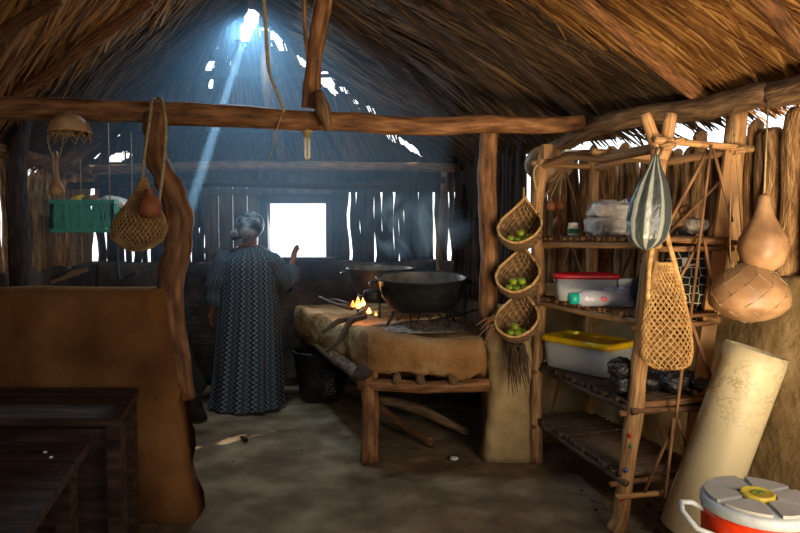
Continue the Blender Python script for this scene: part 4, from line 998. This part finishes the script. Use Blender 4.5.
for nm, px, pyb, spots, fr in (('topmost', 519, 252, [(-.055, -.02, .05), (-.018, -.05, .042), (.03, -.055, .046), (.058, -.02, .062), (.01, 0, .05), (.0, -.04, .088)], False),
        ('middle', 517, 300, [(-.052, -.03, .048), (-.012, -.055, .042), (.032, -.05, .046), (.06, -.01, .055), (.0, 0, .05), (-.03, -.03, .088), (.022, -.03, .088)], False),
        ('lowest', 516, 344, [(-.04, -.035, .045), (.002, -.055, .042), (.042, -.035, .048), (-.015, -.03, .086), (.02, 0, .052)], True)):
    c = basket(px, pyb, f'{nm} of the three woven palm pouch baskets beside the shelf', fr)
    for i, (dx, dy, dz) in enumerate(spots):
        r = random.uniform(.0215, .0255)
        m = MB().blob(c + Vector((dx, dy, dz + .028)), (2*r*1.08, 2*r, 2*r*.96), 1, 0.001, 8, 18, 12)
        tag(m.build('lime', 'lime'), f'green lime lying in the {nm} woven basket', 'lime', f'limes in the {nm} basket')
tag(MB().tube(catmull([P(536, 190, 3.84), P(534, 170, 3.86), P(545, 158, 3.88)], 4), .007, 6).build('twine', 'rope'), 'twine tying the topmost basket to the shelf post', 'cord')
# round calabash behind the post top
c = P(549, 164, 4.12)
tag(MB().blob(c, (.33, .16, .25), 1, 0.006, 4, 32, 16).build('calabash', 'gourd'), 'large round brown calabash hanging behind top of left shelf post', 'calabash')

# ------------------------------------------------------------------ stick shelf
shelf = thing('stick_shelf', 'tall rustic shelf of peeled poles and sticks along the right wall', 'shelf', (1.15, 3.5, 0))
FLb, FRb, BLb, BRb = Vector((.88, 3.9, 0)), Vector((1.05, 2.97, 0)), Vector((1.24, 4.0, 0)), Vector((1.45, 3.1, 0))
def S(a, b, z):
    p = FLb.lerp(FRb, a).lerp(BLb.lerp(BRb, a), b); p.x += 0.21*a*z/1.86; p.z = z; return p
part(shelf, 'post', 'palewood', [S(0, 0, 0), P(536, 400, 3.9), P(541, 300, 3.9), P(537, 220, 3.88), P(545, 150, 3.88)], [.042, .036, .034, .036, .038], k=6, rough=.2)
part(shelf, 'post', 'palewood', [S(0, 1, 0), S(0, 1, .9), S(0, 1, 1.92)], .036, k=6)
frp = part(shelf, 'forked_post', 'palewood', [P(613, 572, 2.97).xy.to_3d(), P(622, 510, 2.97), P(633, 420, 2.97), P(642, 340, 2.98), P(650, 260, 3.0), P(659, 160, 3.0)], [.042, .038, .04, .04, .038, .036], k=6, rough=.2)
part(shelf, 'fork_tip', 'palewood', [P(659, 165, 3.0), P(654, 140, 3.0), P(645, 114, 3.0)], [.034, .03, .026], k=4)
part(shelf, 'fork_tip', 'palewood', [P(659, 165, 3.0), P(666, 145, 3.0), P(671, 114, 3.0)], [.034, .032, .029], k=4)
MB().box(S(1, 1, .96) + Vector((0, 0.02, 0)), (.075, .025, 1.92), 0, Matrix.Rotation(0.11, 3, 'Y')).build('plank_post', 'palewood', shelf, smooth=False)
q = P(547, 152, 3.84); MB().box(q, (.06, .03, .09), 0.3).build('end_block', 'palewood', shelf, smooth=False)
for px, py, mt in ((631, 447, 'label_green'), (626, 470, 'blueprint'), (630, 436, 'red'), (622, 500, 'red'), (633, 413, 'wire')):
    q = P(px, py, 2.93); MB().blob(q, (.014, .012, .022), 1, .004, 30).build('paint_mark', mt, frp)
def slat_shelf(z, nsl, rr, mat, b0=-0.02, b1=1.04, sag=0.0):
    m = MB()
    for i in range(nsl):
        a = -0.02 + 1.06*(i + random.uniform(-.2, .2))/nsl
        p0, p1 = S(a, b0 + random.uniform(-.05, .02), z - sag*math.sin(PI*a)), S(a + random.uniform(-.01, .01), b1 + random.uniform(-.02, .03), z - sag*math.sin(PI*a))
        m.tube([p0, p0.lerp(p1, .5) + Vector((0, 0, random.uniform(-.004, .004))), p1], rr*random.uniform(.8, 1.15), 6, .15)
    m.build('slatted_shelf', mat, shelf)
    for b in (0.0, 1.0): part(shelf, 'rail', 'palewood' if z > .9 else mat, [S(-.05, b, z-.028), S(.5, b, z-.034-sag), S(1.05, b, z-.028)], .017, k=5)
    for a in (0.02, .99): part(shelf, 'cross_stick', 'stick', [S(a, -.12, z-.05), S(a, 1.2, z-.05)], .014, k=5)
Z1, Z2, Z3, Z4 = 1.43, 1.055, .635, .285
slat_shelf(Z1, 34, .014, 'stick'); slat_shelf(Z2, 34, .014, 'stick'); slat_shelf(Z3, 34, .014, 'darkstick'); slat_shelf(Z4, 34, .014, 'darkstick')
for b, dz in ((-.02, 0), (.1, .02), (1, 0)):
    part(shelf, 'top_rail', 'palewood', [S(-.03, b, 1.87+dz), S(.3, b, 1.9+dz), S(.6, b, 1.86+dz), S(1.06, b, 1.87+dz)], [.022, .018, .024, .018], k=6, rough=.3)
for a in (0.0, .55, 1.0): part(shelf, 'top_rail', 'palewood', [S(a, -.15, 1.9), S(a, 1.25, 1.88)], .018, k=5)
for p0, p1, r in (((708, 150, 2.98), (664, 232, 2.96), .009), ((711, 145, 2.95), (690, 322, 2.95), .007), ((713, 148, 2.98), (732, 222, 3.0), .008), ((730, 172, 3.15), (640, 262, 3.12), .008), ((704, 240, 2.98), (712, 286, 2.98), .008), ((700, 240, 2.98), (668, 300, 3.0), .008),
        ((683, 300, 3.0), (716, 392, 3.0), .009), ((682, 366, 2.9), (676, 422, 2.92), .008), ((676, 420, 2.92), (643, 494, 2.95), .008), ((674, 418, 2.9), (665, 498, 2.92), .009), ((678, 420, 2.96), (692, 466, 3.0), .006),
        ((566, 172, 4.0), (584, 232, 4.0), .007), ((562, 172, 4.0), (538, 206, 3.98), .007), ((600, 175, 4.05), (612, 240, 4.05), .008), ((570, 245, 4.0), (556, 300, 4.0), .008), ((573, 245, 4.02), (590, 302, 4.02), .007), ((632, 250, 3.8), (612, 300, 3.8), .009), ((560, 380, 4.0), (548, 430, 4.0), .01), ((612, 386, 3.9), (640, 440, 3.6), .01)):
    part(shelf, 'brace_stick', 'stick', [P(*p0), P(*p1)], r, k=4, n=6)
part(shelf, 'end_rail', 'stick', [P(638, 405, 2.95), P(715, 398, 3.1)], .016, k=4); part(shelf, 'end_rail', 'stick', [P(632, 411, 2.92), P(722, 408, 3.1)], .013, k=4)
part(shelf, 'end_rail', 'palewood', [P(616, 497, 2.92), P(690, 491, 3.0)], .014, k=4); part(shelf, 'end_rail', 'stick', [P(640, 238, 2.98), P(736, 243, 3.08)], .014, k=4)

# hanging mini gourds under the top
for px, py, r, lb in ((551, 211, .03, 'left one of two tiny round gourds hanging under shelf top'), (560, 211, .03, 'right one of two tiny round gourds hanging under shelf top'), (558, 229, .036, 'funnel shaped tiny gourd hanging below the round pair')):
    c = P(px, py, 3.93); t = thing('hanging_gourd', lb, 'gourd', tuple(c), 'tiny gourds under the shelf top')
    MB().lathe(c, [(.002, 0), (r*.8, r*.3), (r, r), (r*.7, r*1.7), (r*.25, r*2.3), (r*.18, r*3.2)], 16).build('shell', 'clay', t)
    MB().tube([c + Vector((0, 0, r*3.1)), P(562, 172, 3.93)], .003, 4).build('string', 'rope', t)
def X_(px, Y_): return (px-400)/F*Y_
# shelf one
jr = thing('jar', 'small white jar with green label on the upper shelf', 'jar', (X_(573, 3.66), 3.66, Z1+.016))
c = Vector(jr.location); MB().lathe(c, [(.03, 0), (.032, .004), (.032, .05), (.028, .055)], 20).build('body', 'white', jr)
MB().lathe(c, [(.0325, .014), (.0325, .042)], 20, (False, False)).build('label_band', 'label_green', jr); MB().lathe(c, [(.029, .055), (.029, .075), (.02, .078)], 20).build('lid', 'white', jr)
for i, (dz, sz, lb) in enumerate(((.066, (.28, .24, .12), 'lower crinkled white plastic wrapped pack on upper shelf'), (.155, (.27, .22, .10), 'top crinkled white plastic wrapped pack stacked on another'))):
    pk = MB().blob((X_(613, 3.55) + (.01 if i else 0), 3.55, Z1+dz+.006), sz, .55, .045, 13, 40, 24, 0.15, .6)
    o = tag(pk.build('wrapped_pack', 'wrap'), lb, 'pack', 'white wrapped packs')
    if i:
        mk = MB(); q = P(628, 201, 3.42)
        mk.tube([q + Vector((.02*math.cos(a), 0, .016*math.sin(a))) for a in [2*PI*j/16 for j in range(17)]], .0022, 4)
        for a in (0, 1.05, 2.1): mk.tube([q - Vector((.018*math.cos(a), 0, .014*math.sin(a))), q + Vector((.018*math.cos(a), 0, .014*math.sin(a)))], .0018, 4)
        mk.build('printed_emblem', 'blueprint', o)
for px, py, sz, mt, lb in ((673, 222, (.13, .13, .10), 'greylog', 'left brown crumpled bundle on right end of upper shelf'), (694, 226, (.16, .14, .09), 'ash', 'right grey crumpled bundle at far end of upper shelf'), (686, 212, (.1, .1, .07), 'bark', 'small brown bundle atop the two at upper shelf end')):
    q = P(px, py, 3.2); tag(MB().blob((q.x, 3.2, max(q.z, Z1+.02+sz[2]/2)), sz, .85, .03, 10).build('bundle', mt), lb, 'bundle', 'crumpled bundles on upper shelf')
q = P(577, 157, 3.7); tag(MB().box((q.x, 3.72, 1.945), (.16, .12, .012)).build('tray', 'white', smooth=False), 'thin white tray lying on top of shelf', 'tray')
# shelf two
def bin_(name, c, ln, dp, h, rot, lidmat, label, lh=.022):
    t = thing(name, label, 'container', tuple(c)); R_ = Matrix.Rotation(rot, 3, 'Z'); sp = lambda v: math.copysign(abs(v)**.28, v)
    ring = lambda k, z, e=0: [Vector(c) + R_ @ Vector(((ln/2*k+e)*sp(math.cos(a)), (dp/2*k+e)*sp(math.sin(a)), z)) for a in [2*PI*j/48 for j in range(48)]]
    MB().loft([ring(.86, 0.001), ring(.88, .004), ring(.96, h-.004), ring(.94, h-.004), ring(.85, .012)], (True, True)).build('tub', 'box', t)
    MB().loft([ring(.97, h-.006), ring(1, h-.006, .006), ring(1, h+lh*.6, .006), ring(.97, h+lh), ring(.9, h+lh), ring(.88, h+lh*.6), ring(.4, h+lh*.6)], (True, True)).build('lid', lidmat, t)
    return t
bin_('food_container', (X_(585, 3.62), 3.62, Z2+.016), .36, .22, .135, -.12, 'red', 'clear plastic food container with red lid on middle shelf')
b1 = thing('water_bottle', 'clear plastic bottle with teal cap lying on middle shelf', 'bottle', (X_(600, 3.28), 3.28, Z2+.016)); ax = Matrix.Rotation(PI/2, 3, 'Y') @ Matrix.Rotation(0, 3, 'Z')
c = Vector((X_(570, 3.26), 3.26, Z2+.016+.045)); ax = Matrix.Rotation(0.08, 3, 'Z') @ Matrix.Rotation(PI/2+.0, 3, 'Y')
MB().lathe(c, [(.024, .03), (.03, .045), (.043, .07), (.043, .17), (.039, .19), (.043, .21), (.043, .31), (.034, .335), (.0, .335)], 22, ax=ax).build('body', 'bottle', b1)
MB().lathe(c, [(.0, 0), (.031, 0), (.031, .045), (.02, .045)], 22, ax=ax).build('cap', 'teal', b1)
MB().blob(c + Vector((.17, -.043, .0)), (.03, .004, .02)).build('red_print', 'red', b1)
c = Vector((X_(604, 3.42), 3.42, Z2+.016+.048)); b2 = thing('water_bottle', 'second clear bottle lying behind the teal capped one', 'bottle', tuple(c))
MB().lathe(c, [(.0, 0), (.04, .01), (.046, .05), (.046, .2), (.03, .25)], 22, ax=ax).build('body', 'bottle', b2); MB().lathe(c, [(.02, .25), (.02, .275), (0, .275)], 16, ax=ax).build('cap', 'white', b2)
c = Vector((X_(628, 3.3), 3.30, Z2+.016)); b3 = thing('jar', 'clear jar with round white cap on middle shelf by black cloth', 'jar', tuple(c))
ax2 = Matrix.Rotation(0.0, 3, 'X')
MB().lathe(c, [(.05, 0), (.052, .01), (.052, .09), (.042, .11)], 22).build('body', 'bottle', b3); MB().lathe(c, [(.044, .11), (.046, .112), (.046, .138), (.036, .146)], 22).build('cap', 'white', b3)
q = P(645, 300, 3.2); tag(MB().blob((q.x+.01, 3.2, Z2+.016+.085), (.12, .12, .17), .8, .03, 8).build('cloth', 'blackcloth'), 'black cloth crumpled at right end of middle shelf', 'cloth')
q = P(686, 287, 3.22)
pb = thing('patterned_bag', 'black cloth bag with white geometric lines hanging behind tan net bag', 'bag', tuple(P(686, 325, 3.22)))
MB().blob(q, (.26, .13, .40), .8, .02, 5, 36, 24, 0.0, .75).build('body', 'patch', pb)
MB().tube(catmull([P(672, 255, 3.2), P(680, 235, 3.18), P(694, 236, 3.18), P(703, 254, 3.2)], 5), .01, 6).build('strap', 'blackcloth', pb)
# shelf three
bin_('storage_box', (1.115, 3.665, Z3+.016), .50, .29, .165, -.95, 'yellow', 'large translucent storage box with yellow lid on lower shelf', .028)
for i, (px, Yp, zz_, sz, lb) in enumerate(((627, 3.06, .06, (.14, .14, .1), 'black plastic bag at the front shelf corner, lower one'), (625, 3.07, .145, (.13, .13, .08), 'black plastic bag stacked on another at front shelf corner'), (652, 3.1, .055, (.12, .14, .09), 'shiny black plastic bag behind the forked post'), (676, 3.12, .06, (.13, .13, .1), 'shiny black plastic bag below the tan net bag'), (700, 3.16, .06, (.12, .13, .1), 'rightmost shiny black plastic bag on lower shelf'), (664, 3.26, .07, (.13, .12, .12), 'black plastic bag tucked behind others on lower shelf'))):
    tag(MB().blob((X_(px, Yp), Yp, Z3+.012+zz_), sz, .8, .03, 12, 30, 20).build('plastic_bag', 'black'), lb, 'plastic bag', 'black plastic bags on lower shelf')

# striped bag on the forked post
c = P(646, 250, 2.88); top = P(656, 155, 2.9)
sb = thing('striped_plastic_bag', 'grey and white striped plastic bag hanging on the forked post', 'plastic bag', tuple(c)); rings = []
spf = [(0, .01), (.04, .055), (.12, .088), (.3, .102), (.5, .092), (.7, .066), (.88, .028), (1, .012)]
for i in range(30):
    v = i/29; r = interp(spf, v); ce = c.lerp(top, v)
    rings.append([ce + Vector((r*math.cos(a), r*.7*math.sin(a), 0))*(1 + .10*math.sin(a*9+v*3)*(v*.8+.15)) for a in [2*PI*j/60 for j in range(60)]])
MB().loft(rings).build('body', 'stripebag', sb)
for dx in (-.012, .016): MB().tube([top + Vector((dx*.5, 0, -.02)), P(659, 152, 2.955) + Vector((dx, 0, .02))], .006, 5).build('handle', 'stripebag', sb)
# tan net bag
YN = 2.86; ct, cb = P(664, 262, YN), P(667, 367, YN)
nb = thing('net_bag', 'tan open mesh fibre bag hanging on the forked shelf post', 'net bag', tuple(cb))
pr2 = [(0, .07), (.04, .105), (.15, .118), (.4, .112), (.7, .085), (.9, .055), (1, .04)]
fn2 = lambda u, v: cb.lerp(ct, v) + Vector((interp(pr2, v)*math.cos(2*PI*u), .75*interp(pr2, v)*math.sin(2*PI*u), .006*noise.noise(Vector((u*7, v*6, 2)))))
net(MB(), fn2, 24, 28, .0036).build('mesh_body', 'cord', nb, smooth=False)
m = MB()
for k in range(5): net(m, lambda u, v: cb + Vector((lerp(.07, .01, v)*math.cos(2*PI*u), .75*lerp(.07, .01, v)*math.sin(2*PI*u), -.004)), 20, 3, .0032)
m.build('mesh_bottom', 'cord', nb, smooth=False)
MB().tube(catmull([P(648, 300, 2.84), P(650, 262, 2.88), P(656, 225, 2.93), P(660, 212, 2.97)], 5), .012, 6, .2).build('strap', 'cord', nb)
MB().tube(catmull([P(684, 300, 2.84), P(676, 270, 2.86), P(668, 240, 2.9), P(662, 214, 2.96)], 5), .013, 6, .2).build('strap', 'cord', nb)

# ------------------------------------------------------------------ big gourds, sheet roll, cooler
c = P(762, 272, 2.8)
g1 = thing('bottle_gourd', 'pear shaped dried gourd hanging above the large netted gourd', 'gourd', tuple(c))
MB().lathe(c, [(.004, 0), (.05, .008), (.085, .04), (.104, .10), (.098, .15), (.072, .20), (.045, .25), (.03, .30), (.024, .34), (.01, .35)], 30, rough=.05).build('shell', 'gourd', g1)
MB().tube([c + Vector((0, 0, .345)), P(768, 100, 2.96)], .004, 5).build('cord', 'rope', g1)
c = P(748, 322, 2.8)
g2 = thing('netted_gourd', 'largest round gourd in a cord net hanging right of the shelf', 'gourd', tuple(c))
gp = [(0, .01), (.04, .07), (.12, .12), (.28, .165), (.45, .17), (.62, .155), (.8, .118), (.92, .075), (1, .03)]
fg = lambda u, v: c + Vector((interp(gp, v)*math.cos(2*PI*u), interp(gp, v)*math.sin(2*PI*u)*.95, .265*v))
MB().loft([[fg(j/36, i/22) for j in range(36)] for i in range(23)]).build('shell', 'gourd', g2)
net(MB(), lambda u, v: c + (fg(u, v)-c-Vector((0, 0, .13)))*1.03 + Vector((0, 0, .13)), 9, 6, .0014).build('cord_net', 'rope', g2, smooth=False)
for px in (728, 740): MB().tube(catmull([c + Vector(((px-748)/F*2.8, -.03, .25)), P(px+2, 240, 2.9), P(733, 106, 3.17)], 5), .003, 4).build('hanging_cord', 'rope', g2)
tp, bt = P(757, 350, 2.83), Vector((1.38, 2.88, .045)); ax = (tp-bt).normalized(); Rr = ax.to_track_quat('Z', 'Y').to_matrix(); Lh = (tp-bt).length
m = MB(); rings = []
def spiral(r0, z): return [bt + Rr @ Vector((r0(a)*math.cos(a), r0(a)*math.sin(a), z)) for a in [2*PI*1.12*j/60 for j in range(61)]]
ro = lambda a: .138 - .006*a/(2*PI*1.12)
outer = [spiral(ro, Lh*i/12) for i in range(13)]; inner = [spiral(lambda a: ro(a)-.0035, Lh*i/12) for i in range(13)]
m.loft(outer + inner[::-1] + [outer[0]], (False, False), closed=False)
tag(m.build('rolled_sheet', 'tube'), 'tall cream coloured rolled plastic sheet leaning on the right wall', 'roll')
cx_, cy_, ch_ = X_(765, 2.12), 2.12, .545
co = thing('water_cooler', 'round red orange drinks cooler with pale grey lid in lower right corner', 'cooler', (cx_, cy_, 0)); c = Vector((cx_, cy_, 0))
MB().lathe(c, [(.155, 0), (.165, .01), (.174, .25), (.178, .46), (.178, .50), (.16, .50)], 48).build('body', 'orange', co)
MB().lathe(c, [(.178, .497), (.182, .50), (.182, .525), (.176, .535), (.1, .537), (.0, .537)], 56).build('lid', 'lid', co)
for k in range(6):
    a0_, a1_ = 2*PI*k/6 + .35 + .09, 2*PI*(k+1)/6 + .35 - .09; m = MB(); n = 10
    top_ = []; 
    for r in (.06, .168): 
        for i in range(n+1):
            a = lerp(a0_ + (.12 if r < .1 else 0), a1_ - (.12 if r < .1 else 0), i/n); top_.append((r, a))
    vs = [c + Vector((r*math.cos(a), r*math.sin(a), z)) for z in (.535, .547) for r, a in top_]; K = 2*(n+1)
    fs = []
    for i in range(n): fs += [(K+i, K+n+1+i, K+n+2+i, K+i+1), (n+1+i, n+2+i, K+n+2+i, K+n+1+i), (i+1, i, K+i, K+i+1)]
    fs += [(0, n+1, K+n+1, K), (2*n+1, n, K+n, K+2*n+1)]
    m.add(vs, fs).build('lid_pad', 'lidtop', co, smooth=False)
bd_ = MB().lathe(c, [(.05, .535), (.055, .538), (.055, .553), (.048, .557), (.046, .553), (0, .553)], 32).build('badge', 'badge', co)
MB().tube(catmull([c + Vector((-.026, -.008, .555)), c + Vector((-.005, .012, .556)), c + Vector((.026, -.002, .555))], 4), .004, 5).build('badge_mark', 'badgegreen', bd_)
MB().tube(catmull([c + Vector((-.02, -.018, .555)), c + Vector((.005, -.006, .556)), c + Vector((.02, .014, .555))], 4), .003, 5).build('badge_mark', 'badgegreen', bd_)
MB().tube([c + Vector((-.168, -.08, .425)), c + Vector((-.195, -.09, .445)), c + Vector((-.245, -.075, .46)), c + Vector((-.275, -.03, .50)), c + Vector((-.262, .01, .515)), c + Vector((-.22, .02, .51)), c + Vector((-.17, .03, .48))], .0095, 8).build('handle', 'lid', co)
MB().box(c + Vector((.12, -.15, .475)), (.09, .06, .035), .5).build('spout_guard', 'wire', co)

# ------------------------------------------------------------------ floor bits
q = P(455, 462, 3.95); tag(MB().lathe((X_(455, 3.95), 3.95, .0), [(.026, 0), (.028, .004), (.026, .012), (.018, .014)], 16).build('small_lid', 'white'), 'small round white lid lying on the dirt floor before the hearth', 'lid')  # a loose round lid, not a dish
tag(MB().tube([(X_(238, 4.35), 4.36, .012), (X_(245, 4.3), 4.28, .014)], [.008, .014], 6).build('floor_stick', 'soot'), 'short dark stick with thick end on the open floor', 'stick')
for i, (px, Yp, s_) in enumerate(((668, 3.15, .03), (655, 3.25, .02), (690, 3.05, .035), (640, 3.4, .018), (625, 3.3, .022), (600, 3.2, .016), (663, 2.95, .03), (585, 3.45, .014), (300, 4.1, .012), (268, 4.9, .012), (230, 3.9, .01), (650, 3.0, .024), (350, 3.6, .01), (560, 3.6, .013))):
    tag(MB().blob((X_(px, Yp), Yp, s_*.25), (s_*1.4, s_, s_*.7), .9, s_*.2, 20, 12, 8).build('pebble', 'adobe_k'), 'small grey pebble or dirt crumb lying on the earth floor', 'pebble', 'pebbles scattered on the floor')
for i, (p0, p1) in enumerate((((590, 500, 3.3), (625, 510, 3.2)), ((562, 465, 3.9), (585, 463, 3.9)), ((598, 497, 3.4), (610, 512, 3.2)))):
    a, b_ = P(*p0), P(*p1); a.z = b_.z = .012; tag(MB().tube([a, b_], .007, 5, .2).build('twig', 'stick'), 'thin dry twig lying on floor under the lowest shelf', 'twig', 'twigs on the floor under the shelf')
